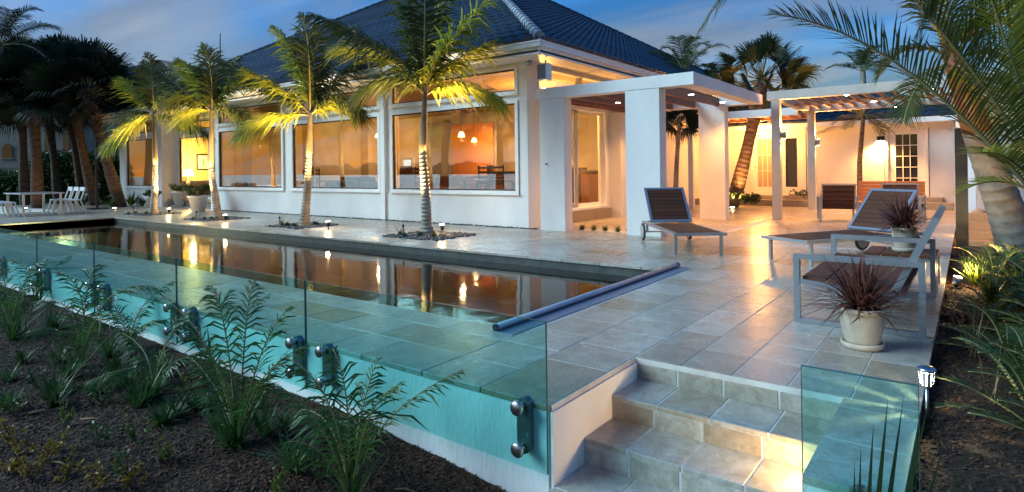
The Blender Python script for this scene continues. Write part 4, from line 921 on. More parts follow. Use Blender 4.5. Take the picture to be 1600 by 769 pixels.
# ================================================================== PLANT PIECES
UPZ = Vector((0,0,1))
def bez(a,b,c,t): return a*((1-t)**2)+b*(2*t*(1-t))+c*(t*t)
def bez3(p, t):
    u = 1-t; return p[0]*(u**3)+p[1]*(3*u*u*t)+p[2]*(3*u*t*t)+p[3]*(t**3)
def blade(mb, p, d, side, L, w, droop, fold=0):
    """narrow leaflet: two tapering spans"""
    m1 = p+d*(L*.5)+Vector((0,0,-droop*L*.16)); e = p+d*L+Vector((0,0,-droop*L*.62)); n = len(mb.v)
    mb.v += [tuple(p-side*w*.35),tuple(p+side*w*.35),tuple(m1+side*w*.5),tuple(m1-side*w*.5),tuple(e)]
    mb.f += [(n,n+1,n+2,n+3),(n+3,n+2,n+4)]
def frond(pts, LL, n=52, w=.028, droop=.5, r0=.018, start=.16, vee=.35, seed=0, sweep=.55, wind=None, loose=0):
    """feather frond along a Bezier; returns leaflet mesh and midrib mesh"""
    r = random.Random(seed); lf = MB(); rb_ = MB(); P = [Vector(p) for p in pts]
    N = 22; cp = [bez3(P,i/N) if len(P)==4 else bez(*P,i/N) for i in range(N+1)]
    rb_.tube(cp,[r0*(1-.85*i/N)+.002 for i in range(N+1)],6)
    f = (lambda t: bez3(P,t)) if len(P)==4 else (lambda t: bez(*P,t))
    for i in range(n):
        s = start+(1-start)*(i+.5)/n; p = f(s); t = (f(min(1,s+.01))-f(max(0,s-.01))).normalized()
        sd_ = t.cross(UPZ)
        if sd_.length < .15: sd_ = t.cross(RGT.cross(UPZ)*-1)
        sd_.normalize(); up = sd_.cross(t).normalized()
        ll = LL*(math.sin(PI*min(1,(s-start)/(1-start)*.86+.12))**.65)*r.uniform(.85,1.08)
        for sg in (-1,1):
            d = (sd_*sg*(1-.25*s)+t*(sweep+.5*s*s)+up*(vee+r.uniform(-.16,.16))).normalized()
            if loose:
                if r.random() < loose*.3: continue
                d = (d+Vector((r.gauss(0,1),r.gauss(0,1),r.gauss(0,1)))*loose*.33).normalized()
            if wind is not None: d = (d+wind*r.uniform(.1,.3)).normalized()
            blade(lf,p,d,t,ll*r.uniform(.9,1.05),w,droop*r.uniform(.6,1.3))
    return lf, rb_
def add_frond(parent, pts, LL, mat=None, **k):
    lf, rb_ = frond(pts, LL, **k); o = lf.build('frond', mat or m_frondlit, parent); rb_.build('midrib', m_rach, o, True); return o
def fan(parent, base, direction, LP, R, mat, seed=0, n=30, spread=2.6, droop=.5, name='fan_leaf'):
    """costapalmate fan leaf on a petiole"""
    r = random.Random(seed); d = Vector(direction).normalized(); lf = MB(); base = Vector(base)
    hub = base+d*LP+Vector((0,0,-.10*LP)); t = (d+Vector((0,0,-.25))).normalized(); sd_ = t.cross(UPZ)
    if sd_.length < .1: sd_ = Vector((1,0,0))
    sd_.normalize(); up = sd_.cross(t); ro = r.uniform(-1.25,1.25); sd_, up = sd_*math.cos(ro)+up*math.sin(ro), up*math.cos(ro)-sd_*math.sin(ro)
    for i in range(n):
        a = -spread/2+spread*i/(n-1); a += r.uniform(-.03,.03)
        dd = (t*math.cos(a)+sd_*math.sin(a)+up*(.30-.22*abs(a))).normalized(); L = R*(1-.13*abs(a))*r.uniform(.88,1.05)
        wd = (dd.cross(up)).normalized(); p = hub+t*(.12*R*math.cos(a*.6))*.5
        m1 = p+dd*L*.42; m2 = p+dd*L*.8+Vector((0,0,-droop*L*.07)); e = p+dd*L+Vector((0,0,-droop*L*.32))
        w = R*.030; k = len(lf.v)
        lf.v += [tuple(p-wd*w*.2),tuple(p+wd*w*.2),tuple(m1+wd*w),tuple(m1-wd*w),tuple(m2+wd*w*.5),tuple(m2-wd*w*.5),tuple(e)]
        lf.f += [(k,k+1,k+2,k+3),(k+3,k+2,k+4,k+5),(k+5,k+4,k+6)]
    o = lf.build(name, mat, parent); MB().tube([base,base+d*LP*.5+Vector((0,0,-.02*LP)),hub],[.020,.015,.010],5).build('petiole', m_rach, o, True); return o
def ringed_trunk(parent, path, r_at, ring=.085, n=16, mat=None, depth=.09, name='trunk'):
    m = MB(); pts=[]; rad=[]; P = [Vector(p) for p in path]; L = sum((P[i+1]-P[i]).length for i in range(len(P)-1)); k = max(3,int(L/ring)); r = random.Random(k)
    def along(s):
        s *= L
        for i in range(len(P)-1):
            l = (P[i+1]-P[i]).length
            if s <= l or i == len(P)-2: return P[i]+(P[i+1]-P[i])*min(1,s/l)
            s -= l
    for i in range(k):
        for f,g in ((0.0,1+depth),(.18,1+depth*.9),(.30,1-depth*.5),(.92,1-depth*.1)):
            s = (i+f)/k; pts.append(along(s)); rad.append(r_at(s)*g*r.uniform(.985,1.015))
    pts.append(along(1)); rad.append(r_at(1)); m.tube(pts,rad,n)
    return m.build(name, mat or m_ring, parent, True)
def grass_tuft(parent, c, n, L, mat, seed, spread=.9, w=.010, name='blades', arch=.5):
    r = random.Random(seed); m = MB(); c = Vector(c)
    for i in range(n):
        a = r.uniform(0,2*PI); el = r.uniform(.25,1)**.6*PI/2*(1-.35*spread)+r.uniform(0,.2); d = Vector((math.cos(a)*math.cos(el),math.sin(a)*math.cos(el),math.sin(el))); l = L*r.uniform(.6,1.1)
        s_ = Vector((-math.sin(a),math.cos(a),0)); blade(m,c+Vector((r.uniform(-.03,.03),r.uniform(-.03,.03),0)),d,s_,l,w*r.uniform(.7,1.3),arch*(1-el/1.7))
    return m.build(name, mat, parent)
def leaf_cloud(mb, c, R, n, size, r, flat=1.0):
    for i in range(n):
        d = Vector((r.gauss(0,1),r.gauss(0,1),r.gauss(0,1))).normalized()*(R*r.uniform(.25,1)**.5); p = Vector(c)+Vector((d.x,d.y,d.z*flat))
        a = Vector((r.gauss(0,1),r.gauss(0,1),r.gauss(0,.6)+.4)).normalized(); b = a.cross(Vector((r.gauss(0,1),r.gauss(0,1),r.gauss(0,1)))).normalized(); s = size*r.uniform(.6,1.3)
        k = len(mb.v); mb.v += [tuple(p-a*s),tuple(p+b*s*.4),tuple(p+a*s),tuple(p-b*s*.4)]; mb.f.append((k,k+1,k+2,k+3))

# ================================================================== THE FOUR UPLIT PALMS
def px_frond(parent, D, base, c1, c2, tip, dd, LL, mat=None, seed=0, **k):
    """midrib through photo points; depth goes from D at the crown to D+dd at the tip"""
    pts = [at(*base,D=D), at(*c1,D=D+dd*.3), at(*c2,D=D+dd*.7), at(*tip,D=D+dd)]
    return add_frond(parent, pts, LL, mat, seed=seed, **k)
def king_palm(X, Y, top_px, label, fronds, lean, ringtop, seed, spotpow, spot_px, LL=.5, where=''):
    base = Vector((X,Y,0)); d0 = base-CAM; D = d0.dot(FWD); t = thing('king_palm', label, 'palm tree', base, group='young palms in pebble beds along the pool')
    crown = at(*top_px, D=D+lean); mid = at(*ringtop, D=D+lean*.5)
    ringed_trunk(t,[base,base.lerp(mid,.5)+Vector((.02,0,0)),mid],lambda s: .118-.05*s if s > .12 else .165-.39*s,.078,16)
    MB().tube([mid,mid.lerp(crown,.15),mid.lerp(crown,.5),crown,crown+(crown-mid)*.25],[.070,.085,.072,.05,.02],12).build('crown_shaft', m_shaft, t, True)
    for i,(c1,c2,tip,dd,mt) in enumerate(fronds):
        px_frond(t, D+lean, top_px, c1, c2, tip, dd, LL, mt, seed*20+i, n=130, w=.040, droop=.9, r0=.022, start=.10, vee=.2, sweep=.7, loose=.5)
    # spotlight in the bed, aimed at the crown
    q = at(*spot_px, z=.09); s = thing('garden_spotlight', 'small lit spotlight in the pebbles '+where, 'spotlight', (q.x,q.y,0), group='bullet spotlights in the palm beds')
    tgt = crown; dr = (tgt-Vector((q.x,q.y,.10))).normalized(); c = Vector((q.x,q.y,.12))
    MB().tube([(q.x,q.y,-.02),(q.x,q.y,.10)],.012,8).build('stake', m_dark, s); hd = MB().tube([c-dr*.07,c-dr*.05,c+dr*.05],[.02,.04,.045],14).build('housing', m_dark, s, True)
    MB().tube([c+dr*.0505,c+dr*.058],.046,14).build('lens', m_lampglow, s)
    light('spot_lamp','SPOT',c+dr*.075,spotpow*3.8,(1,.60,.22),s,.03,tgt+Vector((0,-.25,.45)),62,.8)
    light('spill','POINT',c+dr*.12+Vector((0,0,.05)),3.0,(1,.6,.25),s,.04)
    return t
YP = 8.66
G_, K_ = m_frondlit, m_frondshade
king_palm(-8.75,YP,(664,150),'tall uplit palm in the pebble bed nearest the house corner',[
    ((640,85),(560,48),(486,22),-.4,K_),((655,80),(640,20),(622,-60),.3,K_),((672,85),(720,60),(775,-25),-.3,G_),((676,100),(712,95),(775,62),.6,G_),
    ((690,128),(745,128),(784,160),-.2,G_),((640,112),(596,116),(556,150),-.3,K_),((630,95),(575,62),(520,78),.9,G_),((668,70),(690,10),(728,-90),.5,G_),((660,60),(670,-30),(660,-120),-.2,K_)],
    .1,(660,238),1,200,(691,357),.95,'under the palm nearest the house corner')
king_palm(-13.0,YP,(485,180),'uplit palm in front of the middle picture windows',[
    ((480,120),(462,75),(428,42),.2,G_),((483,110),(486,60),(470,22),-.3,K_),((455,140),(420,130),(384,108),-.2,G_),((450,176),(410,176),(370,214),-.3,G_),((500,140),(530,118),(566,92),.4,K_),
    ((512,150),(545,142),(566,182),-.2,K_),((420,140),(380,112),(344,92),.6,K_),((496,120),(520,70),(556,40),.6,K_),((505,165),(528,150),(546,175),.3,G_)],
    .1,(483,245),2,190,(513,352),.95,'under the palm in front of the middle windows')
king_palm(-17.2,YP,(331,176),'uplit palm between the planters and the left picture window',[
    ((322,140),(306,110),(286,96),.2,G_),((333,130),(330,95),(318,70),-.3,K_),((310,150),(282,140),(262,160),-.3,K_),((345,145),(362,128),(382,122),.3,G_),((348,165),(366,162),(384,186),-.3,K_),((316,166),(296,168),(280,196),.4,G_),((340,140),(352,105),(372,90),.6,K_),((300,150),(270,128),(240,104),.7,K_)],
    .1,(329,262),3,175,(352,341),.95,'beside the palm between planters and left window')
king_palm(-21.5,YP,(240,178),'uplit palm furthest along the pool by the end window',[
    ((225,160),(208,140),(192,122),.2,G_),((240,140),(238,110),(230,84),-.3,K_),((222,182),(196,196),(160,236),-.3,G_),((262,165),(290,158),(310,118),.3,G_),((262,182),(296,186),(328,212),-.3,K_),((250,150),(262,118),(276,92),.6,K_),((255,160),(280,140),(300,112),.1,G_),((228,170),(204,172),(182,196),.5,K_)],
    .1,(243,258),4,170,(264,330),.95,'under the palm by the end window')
# pebble beds with tufts
pebme = []
for i in range(6):
    m = MB(); m.blob((0,0,0),1,i*7,(1,.75,.5),6); me = m.mesh('pebble'); me.materials.append(m_pebble); me.polygons.foreach_set('use_smooth',[True]*len(me.polygons)); pebme.append(me)
BN = ['nearest the house corner','in front of the middle windows','beside the planters','by the end window']
for bi,(h0,h1,h2,h3) in enumerate(holes[:4]):
    bed = MB().box(h0,h1,h2,h3,-.06,-.004).build('pebble_bed', m_mulch); structure(bed); bed['label'] = 'square bed of dark pebbles round the palm '+BN[bi]
    r = random.Random(bi); joined = MB()
    for i in range(420 if bi else 420):
        x = r.uniform(h0+.03,h1-.03); y = r.uniform(h2+.03,h3-.03); s = r.uniform(.022,.05)
        joined.blob((x,y,.005+s*.2),s,i,(1,.8,.55),5)
    joined.build('pebbles', m_pebble, bed, True, 'stuff')
    for k in range(5):
        x = r.uniform(h0+.12,h1-.12); y = r.uniform(h2+.08,h2+.5) if k < 4 else r.uniform(h2+.6,h3-.1)
        g_ = thing('grass_tuft','short dark green tuft in the pebbles round the palm '+BN[bi],'grass tuft',(x,y,0),group='green tufts in the palm beds'); grass_tuft(g_,(x,y,.0),90,.15,m_shrub,bi*9+k,.6,.008)
    for k in range(2):
        x = h0+.12 if k == 0 else h1-.25; y = h2+.45
        g_ = thing('dry_grass','thin dry grass stems in the pebbles round the palm '+BN[bi],'dry grass',(x,y,0),group='dry stems in the palm beds'); grass_tuft(g_,(x,y,.0),16,.5,m_dry,bi*9+k+50,.75,.006,arch=.2)
    x = (h0+h1)/2-.32; y = h2+.22
    pm = thing('stake_spotlight','short stake spotlight standing in the pebbles round the palm '+BN[bi],'spotlight',(x,y,0),group='stake spotlights in the palm beds'); light('stake_lamp','SPOT',(x+.05,y+.04,.27),320,(1,.60,.22),pm,.03,((-8.75,-13.0,-17.2,-21.5)[bi],8.55,3.3),52,.7); MB().lathe((x,y,-.01),[(.028,0),(.028,.17),(.012,.19)],8).build('stake', m_ring, pm); MB().lathe((x,y,.181),[(.010,0),(.022,.01),(.022,.06),(.0,.075)],8).build('cap', m_dark, pm)
pbl = MB(); r = random.Random(77)
for i in range(900):
    x = r.uniform(-21.6,-7.5); s = r.uniform(.018,.034); pbl.blob((x,r.uniform(10.70,10.79),s*.3),s,i,(1,.8,.6),4)
pbl.build('drip_edge_pebbles', m_pebble, deck, True, 'stuff')
MB().box(-3.93,-3.78,11.2,15.1,-.06,-.008).build('planting_slot', m_mulch, deck)
for k in range(5):
    x = -6.62+k*.28; g_ = thing('grass_tuft','small green tuft in the slot inside the portal','grass tuft',(x,11.22,0),group='green tufts inside the portal'); grass_tuft(g_,(x,11.2,-.01),110,.17,m_lime,300+k,.7,.008)
MB().box(-6.7,-5.35,11.05,11.4,-.06,-.008).build('planting_slot', m_mulch, deck)
# ================================================================== POTS
def spiky_pot(x, y, R, H, label, seed, n=150, L=.46, plabel='', z=0):
    t = thing('clay_pot', label, 'pot', (x,y,z))
    MB().lathe((x,y,z+.0005),[(R*.86,0),(R*.98,.018),(R*1.0,.042),(R*.90,.046),(R*.80,.022)],28).build('saucer', m_pot, t, True)
    MB().lathe((x,y,z+.0235),[(R*.72,0),(R*.82,H*.12),(R*.97,H*.5),(R*1.0,H*.74),(R*.94,H*.84),(R*1.02,H*.86),(R*1.08,H*.92),(R*1.06,H),(R*.95,H),(R*.90,H*.86)],30).build('bowl', m_pot, t, True)
    MB().lathe((x,y,z+.0235),[(R*.90,H*.80),(R*.5,H*.85)],20).build('soil', m_mulch, t)
    d = thing('dracaena', plabel, 'plant', (x,y,z+H*.85)); r = random.Random(seed); m = MB()
    for i in range(n):
        a = r.uniform(0,2*PI); el = math.acos(r.uniform(.06,1)**.75); el = PI/2-el; d_ = Vector((math.cos(a)*math.cos(el),math.sin(a)*math.cos(el),math.sin(el)+.05)).normalized(); l = L*r.uniform(.65,1.08); s_ = Vector((-math.sin(a),math.cos(a),0))
        p = Vector((x+r.uniform(-.05,.05),y+r.uniform(-.05,.05),z+H*.86+r.uniform(0,.10)))
        blade(m,p,d_,s_,l,.017,.35+.5*(1-el/1.57)*r.random())
    m.build('leaves', m_red, d); MB().tube([(x,y,z+H*.84),(x+.01,y,z+H+.08)],[.03,.02],8).build('stem', m_sabal, d)
spiky_pot(-.615,4.93,.140,.265,'round cream clay pot on a saucer in front of the settee frame',1,320,.54,'spiky red dracaena growing in the pot before the settee')
q = at(1413,393,z=.374); spiky_pot(q.x,q.y,.115,.235,'round cream clay pot on the low slatted side table',2,300,.50,'spiky red dracaena growing in the pot on the side table',.374)
def planter(px, py, H, R, label, plabel, seed):
    q = at(px,py,z=0) if py else Vector((px[0],px[1],0)); t = thing('cone_planter', label, 'planter', (q.x,q.y,0)); MB().lathe((q.x,q.y,.0),[(R*.62,0),(R*.95,H*.9),(R*1.04,H*.9),(R*1.06,H),(R*.92,H),(R*.88,H*.92)],24).build('bowl', m_white if 0 else m_trim, t, True); MB().lathe((q.x,q.y,0),[(R*.88,H*.90),(R*.4,H*.94)],16).build('soil', m_mulch, t)
    s = thing('planter_shrub', plabel, 'shrub', (q.x,q.y,H)); r = random.Random(seed); m = MB(); tr = MB()
    for i in range(9):
        a = r.uniform(0,2*PI); e = Vector((q.x+math.cos(a)*R*r.uniform(.3,1.25),q.y+math.sin(a)*R*r.uniform(.3,1.25),H+r.uniform(.15,.5)*R*2)); tr.tube([(q.x,q.y,H*.93),e],[.012,.006],5); leaf_cloud(m,e,R*.55,70,.05,r,.6)
    m.build('foliage', m_shrub, s); tr.build('stems', m_sabal, s)
planter(310,331,.55,.33,'large white cone planter in front of the left pilaster','leafy shrub in the white cone planter by the pilaster',5); planter((-24.9,11.02),0,.62,.30,'large white cone planter before the yellow sitting room window','leafy shrub in the planter before the yellow room',6); planter(237,325,.42,.22,'small tan planter at the house end under the end window','low plant in the small tan planter',7)

# ================================================================== CABBAGE AND FEATHER PALMS ROUND THE HOUSE
def sabal(name, label, path, r0, crownD, nleaf, R, LP, seed, mat=None, trunkmat=None, boots=True, up=.2, group=None, rings=False):
    P = [Vector(p) for p in path]; t = thing(name, label, 'palm tree', P[0], group=group); r = random.Random(seed)
    n = 16; pts=[bez(P[0],P[1],P[2],i/n) if len(P)==3 else P[0].lerp(P[-1],i/n) for i in range(n+1)]
    if rings: ringed_trunk(t, pts, lambda s: r0*(1.15-.35*s), .11, 16, trunkmat or m_ring, .05)
    else:
        ringed_trunk(t, pts, lambda s: r0*(1.0+.12*math.sin(s*9)), .14, 14, trunkmat or m_sabal, .028)
    top = pts[-1]; ax = (pts[-1]-pts[-3]).normalized()
    if boots:
        for i in range(26):
            s = r.uniform(.72,1); p = bez(*P,s) if len(P)==3 else P[0].lerp(P[-1],s); a = r.uniform(0,2*PI); d = Vector((math.cos(a),math.sin(a),.9)).normalized(); MB().beam(p+Vector((math.cos(a),math.sin(a),0))*r0*.8, p+Vector((math.cos(a),math.sin(a),0))*r0*.8+d*.26,.07,.02,(math.cos(a),math.sin(a),0)).build('leaf_boot', trunkmat or m_sabal, t)
    for i in range(nleaf):
        a = i*2.39996+r.uniform(-.2,.2); el = math.asin(max(-.75,min(.98,1-1.55*(i+.5)/nleaf+up)))
        d = Vector((math.cos(a)*math.cos(el),math.sin(a)*math.cos(el),math.sin(el))); fan(t, top+Vector((0,0,.05)), d, LP*r.uniform(.8,1.15), R*r.uniform(.85,1.1), mat or m_fan, seed*40+i, 34, 3.4, .8)
    return t
# behind the portal: leaning trunk lit red
b0 = at(1143,306,D=19.5); b0.z = .0; sb1 = sabal('cabbage_palm','leaning cabbage palm with lit reddish trunk between portal and pergola',[b0,at(1168,240,D=19.3),at(1190,128,D=19.3)],.20,None,34,.85,.95,11,boots=True)
s = thing('ground_uplight','lit ground uplight at the foot of the leaning cabbage palm','spotlight',(b0.x+.3,b0.y-.9,0)); MB().lathe((b0.x+.3,b0.y-.9,-.003),[(.09,0),(.09,.05),(.07,.055)],16).build('housing', m_dark, s); MB().lathe((b0.x+.3,b0.y-.9,.0525),[(.065,0),(.06,.008)],16).build('lens', m_lampglow, s); light('uplight_lamp','SPOT',(b0.x+.3,b0.y-.9,.09),210,(1,.42,.12),s,.04,at(1172,190,D=19.4),70,.5)
def feather_palm(name, label, base, crown, r0, n, L, LL, seed, mat, elev=(.2,1.2), sag=.5, trunkmat=None, az=None, nleaf=48, w=.03, group=None, trunk=True):
    base = Vector(base); crown = Vector(crown); t = thing(name, label, 'palm tree', base, group=group); r = random.Random(seed)
    if trunk: ringed_trunk(t,[base,base.lerp(crown,.5)+Vector((.03*(crown-base).length,0,0)),crown],lambda s: r0*(1.2-.4*s),.1,14,trunkmat or m_ring,.05)
    for i in range(n):
        a = (i*2.39996+seed) if az is None else az[i % len(az)]+r.uniform(-.12,.12); el = elev[0]+(elev[1]-elev[0])*((i+.5)/n); l = L*r.uniform(.85,1.1)
        d = Vector((math.cos(a)*math.cos(el),math.sin(a)*math.cos(el),math.sin(el))); h = Vector((math.cos(a),math.sin(a),0))
        pts = [crown, crown+d*l*.35, crown+d*l*.7+Vector((0,0,-sag*l*.12)), crown+d*l*.85+h*l*.12+Vector((0,0,-sag*l*.55))]
        add_frond(t, pts, LL*r.uniform(.85,1.1), mat, n=nleaf, w=w, droop=.6, seed=seed*30+i, r0=.02)
    return t
q0 = at(1062,330,D=23); q0.z=0
feather_palm('feather_palm','dark feathery palm rising behind the portal roof',q0,at(1068,112,D=23),.14,13,2.3,.6,21,m_frondshade,(.15,1.35),.6)
q0 = at(1020,330,D=25); q0.z=0; feather_palm('feather_palm','low feathery palm peeping over the eaves beside the portal roof',q0,at(1028,128,D=25),.12,9,1.7,.5,22,m_frondshade,(.3,1.3),.5)
q0 = at(1110,330,D=22.5); q0.z=0; feather_palm('feather_palm','short bushy palm close behind the portal corner',q0,at(1118,135,D=22.5),.12,10,1.6,.45,27,m_frondshade,(.0,1.2),.7)
q0 = at(1055,322,D=17.5); q0.z = 0; sabal('small_fan_palm','slim fan leaved palm standing inside the portal opening',[q0,at(1056,250,D=17.5),at(1062,196,D=17.5)],.07,None,14,.75,.35,23,boots=False,rings=True,up=.15)
q0 = at(1343,300,D=18.0); q0.z = 0
ty = thing('yucca_palm','thin trunked palm with a spiky tuft before the guest house wall','palm tree',q0); tp = at(1349,180,D=18.0); ringed_trunk(ty,[q0,q0.lerp(tp,.5)+Vector((-.05,0,0)),tp],lambda s: .085-.03*s,.1,12,m_sabal,.05); r = random.Random(5)
for i in range(26):
    a = i*2.4; el = r.uniform(-.5,1.2); d = Vector((math.cos(a)*math.cos(el),math.sin(a)*math.cos(el),math.sin(el))); L = r.uniform(.75,1.1); pts=[tp,tp+d*L*.35,tp+d*L*.7,tp+d*L*.9+Vector((0,0,-.2))]
    add_frond(ty,pts,.34,m_fan,n=14,w=.03,droop=.4,seed=900+i,r0=.01,start=.25)
q0 = at(1345,330,D=27); q0.z=0; feather_palm('feather_palm','feathery palm behind the guest house roof',q0,at(1348,112,D=27),.14,10,1.9,.6,24,m_frondshade,(.2,1.3),.5)
# left group of tall dark palms
def lp_palm(px0,py0,mx,my,px1,py1,D,label,seed,n=30,R=.95,LP=1.05,r0=.23,dD=0,mat=None):
    b = at(px0,py0,D=D); b.z = -.02; return sabal('cabbage_palm',label,[b,at(mx,my,D=D+dD*.5),at(px1,py1,D=D+dD)],r0,None,n,R,LP,seed,mat or m_fanshade,m_sabshade,group=None)
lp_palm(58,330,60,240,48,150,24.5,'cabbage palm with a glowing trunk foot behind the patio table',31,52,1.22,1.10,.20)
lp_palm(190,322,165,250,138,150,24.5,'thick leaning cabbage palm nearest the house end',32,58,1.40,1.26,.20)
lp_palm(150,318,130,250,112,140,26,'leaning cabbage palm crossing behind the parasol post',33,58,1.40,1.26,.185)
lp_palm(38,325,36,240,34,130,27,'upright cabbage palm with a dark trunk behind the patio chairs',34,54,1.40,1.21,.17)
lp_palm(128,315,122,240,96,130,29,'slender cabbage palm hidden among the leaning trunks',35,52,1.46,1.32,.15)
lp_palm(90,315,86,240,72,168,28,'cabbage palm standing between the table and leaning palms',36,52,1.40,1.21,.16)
q0 = at(-30,320,D=25); q0.z=0; feather_palm('feather_palm','tall dark feathery palm overhanging the patio corner',q0,at(0,72,D=24),.16,20,3.2,.8,37,m_fanshade,(-.2,1.2),.5,nleaf=56)
light('table_uplight','SPOT',at(58,326,z=.08)+Vector((.3,-.45,0)),30,WARM,None,.04,at(60,240,D=24.5),75,.5)
q = at(58,326,z=0)+Vector((.3,-.45,0)); s = thing('ground_uplight','lit ground uplight at the palm behind the patio table','spotlight',(q.x,q.y,0)); MB().lathe((q.x,q.y,-.003),[(.09,0),(.09,.05),(.07,.055)],16).build('housing', m_dark, s); MB().lathe((q.x,q.y,.0525),[(.06,0),(.055,.006)],16).build('lens', m_lampglow, s)
q = at(196,325,z=0)+Vector((.6,-.6,0)); s = thing('ground_uplight','lit ground uplight beside the leaning palms','spotlight',(q.x,q.y,0)); MB().lathe((q.x,q.y,-.003),[(.09,0),(.09,.05),(.07,.055)],16).build('housing', m_dark, s); MB().lathe((q.x,q.y,.0525),[(.06,0),(.055,.006)],16).build('lens', m_lampglow, s); light('uplight_lamp','SPOT',(q.x,q.y,.09),28,(1,.5,.18),s,.04,at(172,240,D=24.6),60,.6)
# two palms by the water behind the photographer show in the window reflections
sabal('cabbage_palm','tall cabbage palm on the lawn opposite the left picture window',[(-23.5,-3,-.75),(-23.6,-3,2),(-23.2,-3,4.6)],.24,None,26,1.1,1.1,61); sabal('cabbage_palm','cabbage palm on the lawn opposite the middle picture window',[(-19.2,-2.5,-.75),(-19.0,-2.5,1.6),(-19.3,-2.5,3.6)],.22,None,26,1.0,1.0,62)
# hedge along the left boundary
def hedge(px0,px1,ytop,D,label,seed,n=2600,size=.13,mat=None):
    r = random.Random(seed); a = at(px0,300,D=D); b = at(px1,300,D=D); t = thing('hedge',label,'hedge',((a.x+b.x)/2,(a.y+b.y)/2,0)); zt = at((px0+px1)/2,ytop,D=D).z; m = MB(); br = MB(); L = (b-a).length
    for i in range(n):
        u = r.random(); p = a.lerp(b,u); top = zt*(.78+.30*noise.noise(Vector((u*L*.55,seed,0)))+.1*noise.noise(Vector((u*L*2,seed,1)))); z = top*r.random()**.7; p = Vector((p.x,p.y,z))+FWD*r.uniform(-.7,.9)*(1-.4*z/zt); leaf_cloud(m,p,.28,3,size,r)
    for i in range(int(L/.5)): p = a.lerp(b,(i+.5)/(L/.5)); br.tube([(p.x,p.y,-.02),(p.x+r.uniform(-.2,.2),p.y,zt*.6)],[.04,.015],5)
    m.build('foliage', mat or m_shrub, t); br.build('stems', m_sabal, t)
hedge(-60,60,258,30,'tall dark hedge behind the patio chairs',41); hedge(60,160,225,30,'tall dark shrub bank behind the leaning palms',42,3400); hedge(150,205,240,27.5,'dark shrubs against the house end',43,1800)
def low_plant(px,py,label,seed,mat,n=36,L=.5,D=None,z=0,w=.05):
    q = at(px,py,z=z); t = thing('bedding_plant',label,'plant',(q.x,q.y,z)); grass_tuft(t,(q.x,q.y,z),n,L,mat,seed,.75,w,'leaves',.6)
low_plant(205,321,'broad leaved bromeliad at the house end',1,m_lime,44,.75); low_plant(222,322,'low green bromeliad beside the end window',2,m_shrub,40,.6); low_plant(175,324,'pale bedding plant at the foot of the leaning palms',3,m_lime,40,.5); low_plant(128,322,'dark bedding plant near the parasol post',4,m_shrub,44,.7); low_plant(112,320,'grassy bedding plant beside the table palms',5,m_shrub,44,.8)
for k,(px,py,lab) in enumerate(((1162,316,'low dark ground cover at the foot of the leaning cabbage palm'),(1185,317,'clump of dark ground cover under the frosted french door'),(1258,312,'low ground cover under the dark glass door'),(1480,304,'leafy shrub by the garden wall corner'))):
    q = at(px,py,z=.2); t = thing('ground_cover',lab,'plant',(q.x,q.y,.2)); m = MB(); r = random.Random(k+70); H = .5 if k == 3 else .16
    for j in range(7): leaf_cloud(m,Vector((q.x+r.uniform(-.45,.45)*(1 if k<3 else .4),q.y+r.uniform(-.2,.2),.2+H*r.uniform(.3,1.3))),.16,60,.045,r,.8)
    m.build('foliage', m_shrub, t); MB().tube([(q.x,q.y,.19),(q.x+.05,q.y,.2+H)],[.015,.008],5).build('stem', m_sabal, t)

# ================================================================== RIGHT HAND GARDEN
rp = thing('bottle_palm','thick grey ringed palm leaning over the terrace edge','palm tree',at(1592,405,z=-.07))
pb0 = at(1596,408,z=-.09); D0 = (pb0-CAM).dot(FWD)
path=[pb0,at(1572,330,D=D0-.05),at(1548,262,D=D0-.1),at(1528,205,D=D0-.1)]
ringed_trunk(rp,path,lambda s: .245-.06*s,.16,20,m_greytrunk,.022)
MB().tube([path[-1],at(1508,140,D=D0-.1),at(1485,80,D=D0-.1),at(1470,30,D=D0-.1)],[.185,.17,.11,.05],14).build('crown_shaft', pbr('red_shaft',(.12,.055,.03),.5,0,6,(.20,.10,.05)), rp, True)
CB = (1492,95)
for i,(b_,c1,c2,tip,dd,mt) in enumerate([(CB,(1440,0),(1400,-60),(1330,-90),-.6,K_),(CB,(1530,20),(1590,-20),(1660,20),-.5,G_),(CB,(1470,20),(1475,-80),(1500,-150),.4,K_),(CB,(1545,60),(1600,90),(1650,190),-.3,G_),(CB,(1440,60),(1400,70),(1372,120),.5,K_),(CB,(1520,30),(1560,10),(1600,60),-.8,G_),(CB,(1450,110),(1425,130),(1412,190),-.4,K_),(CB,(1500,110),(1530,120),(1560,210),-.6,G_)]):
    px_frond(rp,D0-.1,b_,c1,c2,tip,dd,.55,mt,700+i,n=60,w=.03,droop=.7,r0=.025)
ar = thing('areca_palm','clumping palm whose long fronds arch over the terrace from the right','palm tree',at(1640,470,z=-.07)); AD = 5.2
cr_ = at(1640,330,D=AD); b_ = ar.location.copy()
MB().tube([b_,b_.lerp(cr_,.5),cr_],[.07,.06,.05],12).build('trunk', m_ring, ar, True)
